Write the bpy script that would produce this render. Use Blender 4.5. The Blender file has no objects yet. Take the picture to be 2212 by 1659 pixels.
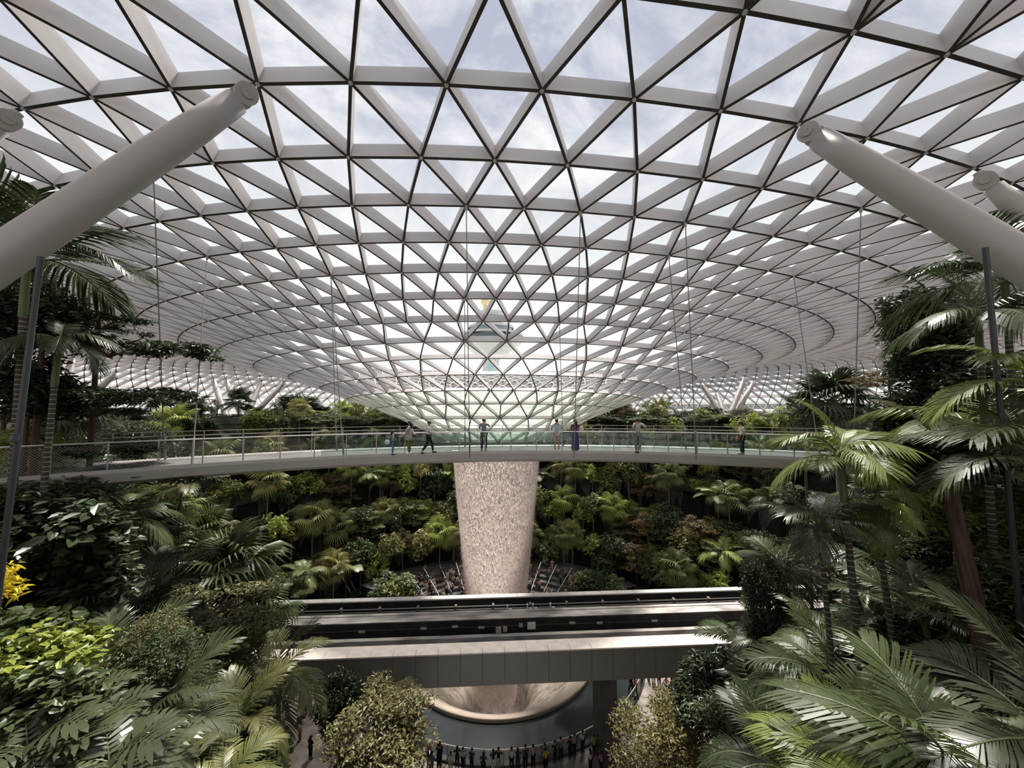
import bpy, math, random
import numpy as np
from mathutils import Vector, Matrix
from math import sin, cos, tan, pi, radians, sqrt, atan2, exp

# ------------------------------------------------------------------ camera
scene = bpy.context.scene
EYE = 27.0
PITCH = radians(3.4)
F_PX = 800.0
cam_data = bpy.data.cameras.new('camera')
cam_data.sensor_fit = 'HORIZONTAL'
cam_data.sensor_width = 36.0
cam_data.lens = 36.0 * F_PX / 2212.0
cam_data.clip_start = 0.1
cam_data.clip_end = 3000
cam = bpy.data.objects.new('camera', cam_data)
scene.collection.objects.link(cam)
cam.location = (0, 0, EYE)
cam.rotation_euler = (radians(90) + PITCH, 0, 0)
scene.camera = cam

# ------------------------------------------------------------------ sky
world = bpy.data.worlds.new('sky')
scene.world = world
world.use_nodes = True
wt = world.node_tree
wt.nodes.clear()
w_out = wt.nodes.new('ShaderNodeOutputWorld')
w_bg = wt.nodes.new('ShaderNodeBackground')
w_tc = wt.nodes.new('ShaderNodeTexCoord')
w_map = wt.nodes.new('ShaderNodeMapping')
w_map.inputs['Scale'].default_value = (1.0, 1.0, 1.6)
w_map.inputs['Location'].default_value = (0.3, 0.0, 0.15)
w_n = wt.nodes.new('ShaderNodeTexNoise')
w_n.inputs['Scale'].default_value = 2.6
w_n.inputs['Detail'].default_value = 9
w_n.inputs['Roughness'].default_value = 0.62
w_n.inputs['Distortion'].default_value = 0.5
w_r = wt.nodes.new('ShaderNodeValToRGB')
w_r.color_ramp.elements[0].position = 0.45
w_r.color_ramp.elements[0].color = (0.49, 0.51, 0.63, 1)
w_r.color_ramp.elements[1].position = 0.66
w_r.color_ramp.elements[1].color = (1.0, 0.99, 0.98, 1)
w_sep = wt.nodes.new('ShaderNodeSeparateXYZ')
w_z = wt.nodes.new('ShaderNodeMapRange')          # bright cloud bank low down, thinner cloud overhead
w_z.inputs['From Min'].default_value = 0.62
w_z.inputs['From Max'].default_value = 0.30
w_mix = wt.nodes.new('ShaderNodeMix')
w_mix.data_type = 'RGBA'
w_mix.inputs[7].default_value = (0.98, 0.98, 0.96, 1)
wl = wt.links
wl.new(w_tc.outputs['Generated'], w_map.inputs['Vector'])
wl.new(w_map.outputs[0], w_n.inputs['Vector'])
wl.new(w_n.outputs['Fac'], w_r.inputs[0])
wl.new(w_tc.outputs['Generated'], w_sep.inputs[0])
wl.new(w_sep.outputs['Z'], w_z.inputs['Value'])
wl.new(w_z.outputs[0], w_mix.inputs[0])
wl.new(w_r.outputs[0], w_mix.inputs[6])
wl.new(w_mix.outputs[2], w_bg.inputs['Color'])
w_bg.inputs['Strength'].default_value = 1.12
wl.new(w_bg.outputs[0], w_out.inputs['Surface'])

# ------------------------------------------------------------------ sun (veiled by thin cloud)
sun_data = bpy.data.lights.new('sun', 'SUN')
sun_data.energy = 11.0
sun_data.angle = radians(9)
sun_data.color = (1.0, 0.93, 0.85)
sun = bpy.data.objects.new('sun', sun_data)
scene.collection.objects.link(sun)
sun.rotation_euler = (radians(-24), radians(7), 0)

scene.view_settings.view_transform = 'Standard'
scene.view_settings.look = 'None'
scene.view_settings.gamma = 1
scene.view_settings.use_curve_mapping = False
scene.view_settings.exposure = 0.0
try:
    scene.cycles.transparent_max_bounces = 24
    scene.cycles.max_bounces = 6
    scene.cycles.diffuse_bounces = 3
    scene.cycles.glossy_bounces = 2
    scene.cycles.transmission_bounces = 4
    scene.cycles.use_denoising = True
    scene.cycles.sample_clamp_indirect = 4
except Exception:
    pass

rnd = random.Random(7)

# ------------------------------------------------------------------ picture <-> place
FW = Vector((0, cos(PITCH), sin(PITCH)))
UP = Vector((0, -sin(PITCH), cos(PITCH)))
def ray(x, y):
    return Vector((1, 0, 0)) * ((x - 1106) / F_PX) + UP * ((829.5 - y) / F_PX) + FW
def at(x, y, Y):
    d = ray(x, y)
    return Vector((0, 0, EYE)) + d * (Y / d.y)
def atz(x, y, z):
    d = ray(x, y)
    return Vector((0, 0, EYE)) + d * ((z - EYE) / d.z)
def proj(p):
    q = Vector(p) - Vector((0, 0, EYE))
    w = q.dot(FW)
    if w < 0.1:
        return (-9999, -9999)
    return (1106 + F_PX * q.x / w, 829.5 - F_PX * q.dot(UP) / w)

# ------------------------------------------------------------------ mesh helpers
class MB:
    def __init__(s):
        s.v = []; s.f = []; s.m = []
    def add(s, vs, fs, mat=0):
        o = len(s.v)
        s.v.extend([tuple(v) for v in vs])
        for f in fs:
            s.f.append(tuple(i + o for i in f)); s.m.append(mat)
        return s
    def box(s, c, size, rz=0.0, mat=0):
        x, y, z = size[0] / 2, size[1] / 2, size[2] / 2
        cs, sn = cos(rz), sin(rz)
        vs = []
        for dx, dy, dz in ((-x,-y,-z),(x,-y,-z),(x,y,-z),(-x,y,-z),(-x,-y,z),(x,-y,z),(x,y,z),(-x,y,z)):
            vs.append((c[0] + dx * cs - dy * sn, c[1] + dx * sn + dy * cs, c[2] + dz))
        return s.add(vs, [(3,2,1,0),(4,5,6,7),(0,1,5,4),(1,2,6,5),(2,3,7,6),(3,0,4,7)], mat)
    def bb(s, x0, x1, y0, y1, z0, z1, mat=0):
        return s.box(((x0+x1)/2, (y0+y1)/2, (z0+z1)/2), (x1-x0, y1-y0, z1-z0), 0, mat)
    def tube(s, pts, rad, seg=8, mat=0, cap=True):
        pts = [Vector(p) for p in pts]
        n = len(pts)
        if not hasattr(rad, '__len__'):
            rad = [rad] * n
        o = len(s.v)
        ref = None
        for i, p in enumerate(pts):
            t = (pts[min(i + 1, n - 1)] - pts[max(i - 1, 0)]).normalized()
            if ref is None:
                ref = Vector((0, 0, 1)) if abs(t.z) < 0.9 else Vector((1, 0, 0))
            a = t.cross(ref).normalized(); b = a.cross(t).normalized(); ref = b
            for k in range(seg):
                an = 2 * pi * k / seg
                s.v.append(tuple(p + (a * cos(an) + b * sin(an)) * rad[i]))
        for i in range(n - 1):
            for k in range(seg):
                k2 = (k + 1) % seg
                s.f.append((o + i*seg + k, o + i*seg + k2, o + (i+1)*seg + k2, o + (i+1)*seg + k)); s.m.append(mat)
        if cap:
            s.f.append(tuple(o + k for k in range(seg))[::-1]); s.m.append(mat)
            s.f.append(tuple(o + (n-1)*seg + k for k in range(seg))); s.m.append(mat)
        return s
    def lathe(s, prof, seg=24, c=(0, 0, 0), mat=0, a0=0.0, a1=2*pi):
        o = len(s.v)
        full = abs(a1 - a0 - 2*pi) < 1e-6
        ns = seg if full else seg + 1
        for r, z in prof:
            for k in range(ns):
                an = a0 + (a1 - a0) * k / seg
                s.v.append((c[0] + r*cos(an), c[1] + r*sin(an), c[2] + z))
        for i in range(len(prof) - 1):
            for k in range(seg):
                k2 = (k + 1) % ns
                s.f.append((o+i*ns+k, o+i*ns+k2, o+(i+1)*ns+k2, o+(i+1)*ns+k)); s.m.append(mat)
        return s
    def ball(s, c, r, seg=10, rings=7, mat=0):
        rr = r if hasattr(r, '__len__') else (r, r, r)
        o = len(s.v)
        for i in range(rings + 1):
            th = pi * i / rings
            for k in range(seg):
                an = 2*pi*k/seg
                s.v.append((c[0]+rr[0]*sin(th)*cos(an), c[1]+rr[1]*sin(th)*sin(an), c[2]-rr[2]*cos(th)))
        for i in range(rings):
            for k in range(seg):
                k2 = (k+1) % seg
                s.f.append((o+i*seg+k, o+i*seg+k2, o+(i+1)*seg+k2, o+(i+1)*seg+k)); s.m.append(mat)
        return s
    def mesh(s, name, mats, smooth=False):
        me = bpy.data.meshes.new(name)
        me.from_pydata(s.v, [], s.f)
        if not isinstance(mats, (list, tuple)):
            mats = [mats]
        for m in mats:
            me.materials.append(m)
        if len(mats) > 1:
            me.polygons.foreach_set('material_index', s.m)
        if smooth:
            me.polygons.foreach_set('use_smooth', [True] * len(me.polygons))
        me.update()
        return me
    def build(s, name, mats, parent=None, smooth=False):
        return link(name, s.mesh(name, mats, smooth), parent)

def link(name, me, parent=None, loc=None, rot=None, scale=None):
    o = bpy.data.objects.new(name, me)
    scene.collection.objects.link(o)
    if parent is not None: o.parent = parent
    if loc is not None: o.location = loc
    if rot is not None: o.rotation_euler = rot
    if scale is not None: o.scale = scale if hasattr(scale, '__len__') else (scale,)*3
    return o
def thing(name, label=None, cat=None, loc=(0,0,0), rz=0.0, group=None):
    o = bpy.data.objects.new(name, None)
    scene.collection.objects.link(o)
    o.empty_display_size = 0.2
    o.location = loc; o.rotation_euler = (0, 0, rz)
    return tag(o, label, cat, group)
def tag(o, label=None, cat=None, group=None, kind=None):
    if label: o['label'] = label
    if cat: o['category'] = cat
    if group: o['group'] = group
    if kind: o['kind'] = kind
    return o
def struct(o, label=None):
    o['kind'] = 'structure'
    if label: o['label'] = label
    return o
def copy_tree(o, parent=None):
    c = o.copy(); scene.collection.objects.link(c)
    if parent is not None: c.parent = parent
    for ch in o.children:
        copy_tree(ch, c)
    return c

# ------------------------------------------------------------------ materials
def mat(name, col, rough=0.6, metal=0.0, spec=0.4, noise=0.0, nscale=3.0, bump=0.0, bscale=20.0, col2=None, stretch=None, coord='Object'):
    m = bpy.data.materials.new(name); m.use_nodes = True
    nt = m.node_tree; b = nt.nodes['Principled BSDF']
    b.inputs['Base Color'].default_value = (*col, 1)
    b.inputs['Roughness'].default_value = rough
    b.inputs['Metallic'].default_value = metal
    b.inputs['Specular IOR Level'].default_value = spec
    if noise or col2 or bump:
        tc = nt.nodes.new('ShaderNodeTexCoord'); mp = nt.nodes.new('ShaderNodeMapping')
        nt.links.new(tc.outputs[coord], mp.inputs[0])
        if stretch: mp.inputs['Scale'].default_value = stretch
    if noise or col2:
        n = nt.nodes.new('ShaderNodeTexNoise'); n.inputs['Scale'].default_value = nscale; n.inputs['Detail'].default_value = 5
        r = nt.nodes.new('ShaderNodeValToRGB')
        c2 = col2 if col2 else tuple(c * (1 + noise) for c in col)
        c1 = col if col2 else tuple(c * (1 - noise) for c in col)
        r.color_ramp.elements[0].position = .35; r.color_ramp.elements[1].position = .65
        r.color_ramp.elements[0].color = (*c1, 1); r.color_ramp.elements[1].color = (*c2, 1)
        nt.links.new(mp.outputs[0], n.inputs['Vector']); nt.links.new(n.outputs['Fac'], r.inputs[0])
        nt.links.new(r.outputs[0], b.inputs['Base Color'])
    if bump:
        n2 = nt.nodes.new('ShaderNodeTexNoise'); n2.inputs['Scale'].default_value = bscale; n2.inputs['Detail'].default_value = 4
        bp = nt.nodes.new('ShaderNodeBump'); bp.inputs['Strength'].default_value = bump
        nt.links.new(mp.outputs[0], n2.inputs['Vector']); nt.links.new(n2.outputs['Fac'], bp.inputs['Height'])
        nt.links.new(bp.outputs[0], b.inputs['Normal'])
    return m

def leafmat(name, col, vary=0.35, rough=0.42, trans=0.25):
    m = bpy.data.materials.new(name); m.use_nodes = True
    nt = m.node_tree; b = nt.nodes['Principled BSDF']; out = nt.nodes['Material Output']
    b.inputs['Roughness'].default_value = rough
    b.inputs['Specular IOR Level'].default_value = 0.5
    geo = nt.nodes.new('ShaderNodeNewGeometry'); oi = nt.nodes.new('ShaderNodeObjectInfo')
    add = nt.nodes.new('ShaderNodeMath'); add.operation = 'ADD'
    mul = nt.nodes.new('ShaderNodeMath'); mul.operation = 'MULTIPLY'; mul.inputs[1].default_value = 0.5
    nt.links.new(geo.outputs['Random Per Island'], add.inputs[0]); nt.links.new(oi.outputs['Random'], add.inputs[1])
    nt.links.new(add.outputs[0], mul.inputs[0])
    r = nt.nodes.new('ShaderNodeValToRGB')
    r.color_ramp.elements[0].color = (*[c*(1-vary) for c in col], 1)
    r.color_ramp.elements[1].color = (*[min(1, c*(1+vary*1.3)) for c in (col[0]*1.12, col[1], col[2]*.9)], 1)
    nt.links.new(mul.outputs[0], r.inputs[0]); nt.links.new(r.outputs[0], b.inputs['Base Color'])
    t = nt.nodes.new('ShaderNodeBsdfTranslucent'); mx = nt.nodes.new('ShaderNodeMixShader'); mx.inputs[0].default_value = trans
    nt.links.new(r.outputs[0], t.inputs[0]); nt.links.new(b.outputs[0], mx.inputs[1]); nt.links.new(t.outputs[0], mx.inputs[2])
    nt.links.new(mx.outputs[0], out.inputs[0])
    return m

def glassmat(name, tint=(0.93, 0.96, 0.96), gloss=0.06, milk=0.0, milkcol=(0.6, 0.7, 0.65)):
    m = bpy.data.materials.new(name); m.use_nodes = True
    nt = m.node_tree; nt.nodes.remove(nt.nodes['Principled BSDF']); out = nt.nodes['Material Output']
    tr = nt.nodes.new('ShaderNodeBsdfTransparent'); tr.inputs[0].default_value = (*tint, 1)
    gl = nt.nodes.new('ShaderNodeBsdfGlossy'); gl.inputs['Roughness'].default_value = 0.03
    mx = nt.nodes.new('ShaderNodeMixShader'); mx.inputs[0].default_value = gloss
    nt.links.new(tr.outputs[0], mx.inputs[1]); nt.links.new(gl.outputs[0], mx.inputs[2])
    last = mx
    if milk:
        df = nt.nodes.new('ShaderNodeBsdfDiffuse'); df.inputs[0].default_value = (*milkcol, 1)
        m2 = nt.nodes.new('ShaderNodeMixShader'); m2.inputs[0].default_value = milk
        nt.links.new(last.outputs[0], m2.inputs[1]); nt.links.new(df.outputs[0], m2.inputs[2]); last = m2
    nt.links.new(last.outputs[0], out.inputs[0])
    return m

def clothmat(name, rough=0.8):
    m = bpy.data.materials.new(name); m.use_nodes = True
    nt = m.node_tree; b = nt.nodes['Principled BSDF']; b.inputs['Roughness'].default_value = rough
    b.inputs['Specular IOR Level'].default_value = 0.2
    oi = nt.nodes.new('ShaderNodeObjectInfo'); nt.links.new(oi.outputs['Color'], b.inputs['Base Color'])
    return m

M_STEEL = mat('painted_steel', (0.58, 0.55, 0.54), 0.45, noise=0.05, nscale=0.6)
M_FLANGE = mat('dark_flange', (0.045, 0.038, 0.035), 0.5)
M_COLUMN = mat('column_paint', (0.40, 0.375, 0.36), 0.38)
M_GLASS = glassmat('roof_glass', (0.95, 0.97, 0.97), 0.03)
M_CONC = mat('dark_concrete', (0.10, 0.095, 0.09), 0.85, noise=0.35, nscale=0.8, bump=0.2, bscale=4)
M_CONC_L = mat('grey_concrete', (0.28, 0.26, 0.24), 0.8, noise=0.25, nscale=1.2)
M_KERB = mat('kerb_concrete', (0.13, 0.13, 0.125), 0.8)
M_SOIL = mat('planting_soil', (0.018, 0.016, 0.011), 0.95, noise=0.4, nscale=2)
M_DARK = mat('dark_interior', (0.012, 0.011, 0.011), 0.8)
M_DECK = mat('deck_panel', (0.17, 0.168, 0.16), 0.85, spec=.1)
M_SOFFIT = mat('bridge_side', (0.42, 0.39, 0.37), 0.45, noise=0.06, nscale=0.5)
M_RAILM = mat('rail_metal', (0.34, 0.31, 0.28), 0.35, metal=0.6)
M_RAILL = mat('brushed_steel', (0.75, 0.72, 0.68), 0.3, metal=0.5)
M_CABLE = mat('steel_cable', (0.10, 0.095, 0.09), 0.5)
M_BGLASS = glassmat('balustrade_glass', (0.66, 0.75, 0.72), 0.05, 0.08, (0.22, 0.28, 0.26))

# ------------------------------------------------------------------ the roof: torus diagrid round the oculus
AX = Vector((-1.75, 42.3, 0))
D0 = 42.3
ROT = math.atan(1.62 / 42.3)
DPH = 2 * pi / 104
S15 = {0:287, 1:207, 2:159, 3:125, 4:100, 5:82, 6:67.5, 7:55.8, 8:45.6, 9:37.7, 10:30.7, 11:25.5, 12:20.3, 13:15.6, 14:11.4, 15:7.6}
YC = {0:-38, 1:189, 2:347, 3:448, 4:526, 5:589.5, 6:646, 7:695, 8:738, 9:774, 10:809.5, 11:843.7, 12:872.8, 13:904.7, 14:932, 15:957}
AL = {0:1.27, 1:1.165, 2:1.065, 3:.965, 4:.873, 5:.807, 6:.7365, 7:.672, 8:.601, 9:.522, 10:.449, 11:.3827, 12:.314, 13:.2505, 14:.195, 15:.137}
BEi = {15:.115, 14:.172, 13:.2245, 12:.252, 11:.274, 10:.293, 9:.331, 8:.363}
STEP = {k: (4 if k >= 13 else 2 if k >= 8 else 1) for k in range(16)}
PH = {15:.5, 14:2.5, 13:.5, 12:.5, 11:1.5, 10:.5, 9:1.5, 8:.5, 7:.5, 6:0, 5:.5, 4:0, 3:.5, 2:0, 1:.5, 0:0}
rings = []
for k in range(15, -1, -1):
    e = math.atan((829.5 - YC[k]) / F_PX) + PITCH
    corr = cos(PITCH) + tan(e) * sin(PITCH)
    be = 1 - AL[k] * DPH / (S15[k] / F_PX) / corr
    if k in BEi: be = BEi[k]
    D = D0 * (1 - be)
    rings.append(dict(a=AL[k]*D0, b=be*D0, z=D*tan(e), step=STEP[k], ph=PH[k], k=k))
bz = rings[-1]
outer = [(36.9, 57.2, 11.1), (40.0, 61.0, 11.4), (43.0, 65.0, 11.55), (46.0, 69.0, 11.55)]
for i in range(1, 17):
    u = radians(90 * i / 16)
    outer.append((46 + 30*sin(u), 69 + 34*sin(u), 11.55 - 33*(1 - cos(u))))
for i, (b, a, z) in enumerate(outer):
    rings.append(dict(a=a, b=b, z=z, step=0.5, ph=(0 if i % 2 == 0 else .25), k=-1-i))
Z15 = rings[0]['z']
def dome_pt(r, u):
    ph = u * DPH
    lx, ly = r['a'] * sin(ph), -r['b'] * cos(ph)
    x = AX.x + lx * cos(ROT) - ly * sin(ROT)
    y = AX.y + lx * sin(ROT) + ly * cos(ROT)
    z = Z15 + (r['z'] - Z15) * (1 - .30 * (1 - cos(ph)) / 2)
    be = r['b'] / D0
    w = min(1, max(0, (be - .42) / .33)) ; w = w*w*(3 - 2*w)
    near = 0.5 + 0.5*cos(ph)
    if be < 1.15:
        z -= .03 * 16 * math.tanh(x / 16) * w * near
    return Vector((x, y, EYE + z))
nodes = []
for r in rings:
    n = int(round(104 / r['step']))
    r['n'] = n; r['o'] = len(nodes)
    for i in range(n):
        nodes.append(dome_pt(r, r['ph'] + i * r['step']))
def nid(r, u):
    i = int(round((u - r['ph']) / r['step'])) % r['n']
    return r['o'] + i
edges = []; tris = []
for j, r in enumerate(rings):
    for i in range(r['n']):
        u = r['ph'] + i * r['step']
        edges.append((nid(r, u), nid(r, u + r['step']), 0))
    if j + 1 < len(rings):
        q = rings[j + 1]
        s, t = r['step'], q['step']
        for i in range(r['n']):
            u = r['ph'] + i * s
            A, B = nid(r, u), nid(r, u + s)
            if abs(s - t) < 1e-6:
                L, R = nid(q, u - s/2), nid(q, u + s/2)
                edges += [(A, L, 1), (A, R, 1)]
                tris += [(A, R, L, j), (A, B, R, j)]
            else:
                L, Cn, R = nid(q, u - t), nid(q, u), nid(q, u + t)
                edges += [(A, L, 1), (A, Cn, 1), (A, R, 1)]
                tris += [(A, Cn, L, j), (A, R, Cn, j), (A, B, R, j)]
P = np.array([tuple(p) for p in nodes])
T = np.array([t[:3] for t in tris])
fn = np.cross(P[T[:, 1]] - P[T[:, 0]], P[T[:, 2]] - P[T[:, 0]])
N = np.zeros_like(P)
for c in range(3):
    np.add.at(N, T[:, c], fn)
N /= np.linalg.norm(N, axis=1)[:, None]
if N[rings[14]['o']][2] < 0:
    N = -N
DEP = np.zeros(len(nodes))
for r_ in rings:
    k_ = r_['k']
    DEP[r_['o']:r_['o'] + r_['n']] = .70 if k_ <= 1 else max(.36, .70 - .034*(k_ - 1))
DEP = DEP[:, None]
E = np.array([e[:2] for e in edges])
A, B = P[E[:, 0]], P[E[:, 1]]
NA, NB = N[E[:, 0]], N[E[:, 1]]
DA, DB = DEP[E[:, 0]], DEP[E[:, 1]]
dirv = B - A
side = np.cross(dirv, NA + NB); side /= np.linalg.norm(side, axis=1)[:, None]
W = .030 + .025*np.minimum(1, (DA + DB)/1.4)
ver = np.stack([A + side*W, A - side*W, B - side*W, B + side*W,
                A + side*W + NA*DA, A - side*W + NA*DA, B - side*W + NB*DB, B + side*W + NB*DB], axis=1).reshape(-1, 3)
base = (np.arange(len(E)) * 8)[:, None]
fac = []
mi = []
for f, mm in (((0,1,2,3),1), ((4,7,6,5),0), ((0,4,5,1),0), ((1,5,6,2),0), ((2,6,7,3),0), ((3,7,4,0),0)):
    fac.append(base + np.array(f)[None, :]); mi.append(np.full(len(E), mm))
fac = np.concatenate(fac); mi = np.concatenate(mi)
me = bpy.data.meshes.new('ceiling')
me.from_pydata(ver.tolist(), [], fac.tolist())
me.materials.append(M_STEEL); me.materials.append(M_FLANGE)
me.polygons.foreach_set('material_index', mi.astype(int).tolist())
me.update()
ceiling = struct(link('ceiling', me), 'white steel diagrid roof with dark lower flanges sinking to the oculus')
G = P + N * (DEP - .05)
def glaze(name, sel, m):
    tt = [t[:3] for t in tris if sel(t[3])]
    mg = bpy.data.meshes.new(name); mg.from_pydata(G.tolist(), [], tt); mg.materials.append(m); mg.update()
    return mg

# glass near the oculus carries a film of running water
M_WFILM = bpy.data.materials.new('water_film_glass'); M_WFILM.use_nodes = True
nt = M_WFILM.node_tree; nt.nodes.remove(nt.nodes['Principled BSDF']); out = nt.nodes['Material Output']
tr = nt.nodes.new('ShaderNodeBsdfTransparent'); tr.inputs[0].default_value = (.86, .93, .90, 1)
tl = nt.nodes.new('ShaderNodeBsdfTranslucent'); tl.inputs[0].default_value = (.47, .53, .45, 1)
wv = nt.nodes.new('ShaderNodeTexNoise'); wv.inputs['Scale'].default_value = 3.2; wv.inputs['Detail'].default_value = 5; wv.inputs['Distortion'].default_value = 2.4
tc = nt.nodes.new('ShaderNodeTexCoord'); mp = nt.nodes.new('ShaderNodeMapping'); mp.inputs['Scale'].default_value = (.8, .8, 2.2)
rr = nt.nodes.new('ShaderNodeValToRGB'); rr.color_ramp.elements[0].position = .38; rr.color_ramp.elements[1].position = .6
rr.color_ramp.elements[0].color = (.72, .72, .72, 1); rr.color_ramp.elements[1].color = (.97, .97, .97, 1)
mx = nt.nodes.new('ShaderNodeMixShader')
nt.links.new(tc.outputs['Object'], mp.inputs[0]); nt.links.new(mp.outputs[0], wv.inputs['Vector'])
nt.links.new(wv.outputs['Fac'], rr.inputs[0]); nt.links.new(rr.outputs[0], mx.inputs[0])
rc = nt.nodes.new('ShaderNodeValToRGB'); rc.color_ramp.elements[0].position = .40; rc.color_ramp.elements[1].position = .60
rc.color_ramp.elements[0].color = (.19, .235, .19, 1); rc.color_ramp.elements[1].color = (.40, .44, .375, 1)
nt.links.new(wv.outputs['Fac'], rc.inputs[0]); nt.links.new(rc.outputs[0], tl.inputs[0])
nt.links.new(tr.outputs[0], mx.inputs[1]); nt.links.new(tl.outputs[0], mx.inputs[2]); nt.links.new(mx.outputs[0], out.inputs[0])
g1 = link('roof_glazing', glaze('roof_glazing', lambda j: j >= 4, M_GLASS), ceiling)
g2 = link('wet_roof_glazing', glaze('wet_roof_glazing', lambda j: j < 4, M_WFILM), ceiling)
g2['label'] = 'glass near the oculus under running water'
# weld fins at the nodes facing the viewer
fin = MB()
for i in range(len(nodes)):
    if P[i][1] > 2 and P[i][1] < 60 and abs(P[i][0]) < 55 and i < rings[16]['o']:
        fin.tube([P[i] - N[i]*.03, P[i] + N[i]*DEP[i]], .07, 6)
fin.build('node_joint', M_STEEL, ceiling)
# ring kerb under the oculus
kb = MB()
zk = EYE + Z15
kb.lathe([(9.0, .35), (9.2, .35), (9.2, -.3), (5.3, -.65), (5.3, -.3), (9.0, .1), (9.0, .35)], 64, (AX.x, AX.y, zk))
kb.build('oculus_kerb', M_KERB, ceiling)

def nearest_node(x, y, kmin=-1):
    best = None
    for i in range(rings[-1]['o']):
        p = nodes[i]
        if p.y < 2: continue
        px, py = proj(p)
        d = (px - x)**2 + (py - y)**2
        if best is None or d < best[0]:
            best = (d, i)
    return best[1]
# ------------------------------------------------------------------ ground and valley
def lerp_tab(tab, v):
    if v <= tab[0][0]: return tab[0][1]
    for (a, b), (c, d) in zip(tab, tab[1:]):
        if v <= c: return b + (d - b) * (v - a) / (c - a)
    return tab[-1][1]
WTAB = [(0, 3.5), (5, 4.2), (8, 5.8), (14, 9.6), (20, 13.5), (28, 17.5), (36, 21), (43, 22.7)]
BTAB = [(0, 18.5), (8, 17.2), (14, 13.2), (20, 8.5), (28, 3.6), (35, .8), (43, .5)]
R_EDGE = 17.0
TIER_W, TIER_H, TIER_0 = 3.3, 4.85, 0.4
def edge_dist(x, y):
    if y >= 43: return sqrt((.75*(x + 1.9))**2 + (y - 43)**2) - R_EDGE
    return (abs(x + 1.9*min(1, y/43)) - lerp_tab(WTAB, y)) * .75
def terrain(x, y):
    e = edge_dist(x, y)
    if e < 0: return 0.0
    if y < 36:
        return min(24.5, lerp_tab(BTAB, y) + 1.1*e)
    k = math.floor(e / TIER_W)
    return min(24.5, TIER_0 + TIER_H*k)
def ground_hit(x, y, lo=3.0, hi=110.0):
    d = ray(x, y)
    o = Vector((0, 0, EYE)); t = lo
    while t < hi:
        p = o + d*t
        if p.z <= terrain(p.x, p.y): return Vector((p.x, p.y, terrain(p.x, p.y)))
        t += .25
    return None
xs = np.concatenate([np.arange(-120, -40, 4.0), np.arange(-40, 40.01, .8), np.arange(44, 124, 4.0)])
ys = np.concatenate([np.arange(-30, 0, 3.0), np.arange(0, 78, .8), np.arange(78, 124, 4.0)])
gv = []; gf = []
for y in ys:
    for x in xs: gv.append((float(x), float(y), terrain(x, y) - .02))
nx = len(xs)
for j in range(len(ys)-1):
    for i in range(nx-1):
        a = j*nx+i
        if max(gv[a][2], gv[a+1][2], gv[a+nx][2], gv[a+nx+1][2]) < 0.3: continue
        gf.append((a, a+1, a+nx+1, a+nx))
me = bpy.data.meshes.new('floor'); me.from_pydata(gv, [], gf); me.materials.append(M_SOIL); me.update()
slope = struct(link('floor', me), 'planted terraces of the indoor valley')

M_PAVE = mat('stone_paving', (0.20, 0.17, 0.15), 0.35, col2=(0.42, 0.36, 0.32), nscale=1.1, bump=.1)
pv = MB(); pv.bb(-40, 40, 8, 70, -.3, 0.0)
plaza = struct(pv.build('floor', M_PAVE), 'mottled stone plaza round the pond')

# tier walls behind the waterfall: curved dark concrete, openings, parapets
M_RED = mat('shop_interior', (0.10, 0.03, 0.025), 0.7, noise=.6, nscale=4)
def tier_wall(k):
    z0 = TIER_0 + TIER_H*(k-1) if k > 0 else 0.0
    z1 = TIER_0 + TIER_H*k
    if k == 0: return None
    R = R_EDGE + TIER_W*k
    m = MB(); n = 90
    def pt(a, r, z): return (-1.9 + r*sin(a)/.75, 43 + r*cos(a), z)
    rk = random.Random(k)
    segs = []
    a = -1.75
    while a < 1.75:
        w = rk.uniform(.06, .22); op = rk.random() < .42
        segs.append((a, min(1.75, a+w), op)); a += w
    for a0, a1, op in segs:
        ns = max(1, int((a1-a0)/.05))
        for i in range(ns):
            b0 = a0 + (a1-a0)*i/ns; b1 = a0 + (a1-a0)*(i+1)/ns
            if op:
                zt = z1 - 1.15
                m.add([pt(b0,R-.05,zt), pt(b1,R-.05,zt), pt(b1,R-.05,z1), pt(b0,R-.05,z1)], [(0,1,2,3)])
                m.add([pt(b0,R-.05,zt), pt(b1,R-.05,zt), pt(b1,R+1.4,zt), pt(b0,R+1.4,zt)], [(0,1,2,3)])
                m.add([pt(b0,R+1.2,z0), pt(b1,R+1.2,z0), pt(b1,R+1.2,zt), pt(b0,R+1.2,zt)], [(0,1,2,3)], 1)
            else:
                m.add([pt(b0,R-.05,z0), pt(b1,R-.05,z0), pt(b1,R-.05,z1), pt(b0,R-.05,z1)], [(0,1,2,3)])
        for b in (a0, a1):
            m.add([pt(b,R-.05,z0), pt(b,R+1.2,z0), pt(b,R+1.2,z1), pt(b,R-.05,z1)], [(0,1,2,3)])
    # parapet
    for i in range(n):
        b0 = -1.75 + 3.5*i/n; b1 = -1.75 + 3.5*(i+1)/n
        v = [pt(b,r,z) for b in (b0,b1) for r,z in ((R-.2,z1-.35),(R-.2,z1+.55),(R+.05,z1+.55),(R+.05,z1-.35))]
        m.add(v, [(0,4,5,1),(1,5,6,2),(2,6,7,3),(3,7,4,0)])
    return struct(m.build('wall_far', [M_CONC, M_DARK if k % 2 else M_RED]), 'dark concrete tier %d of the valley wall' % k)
for k in range(1, 6): tier_wall(k)
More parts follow.
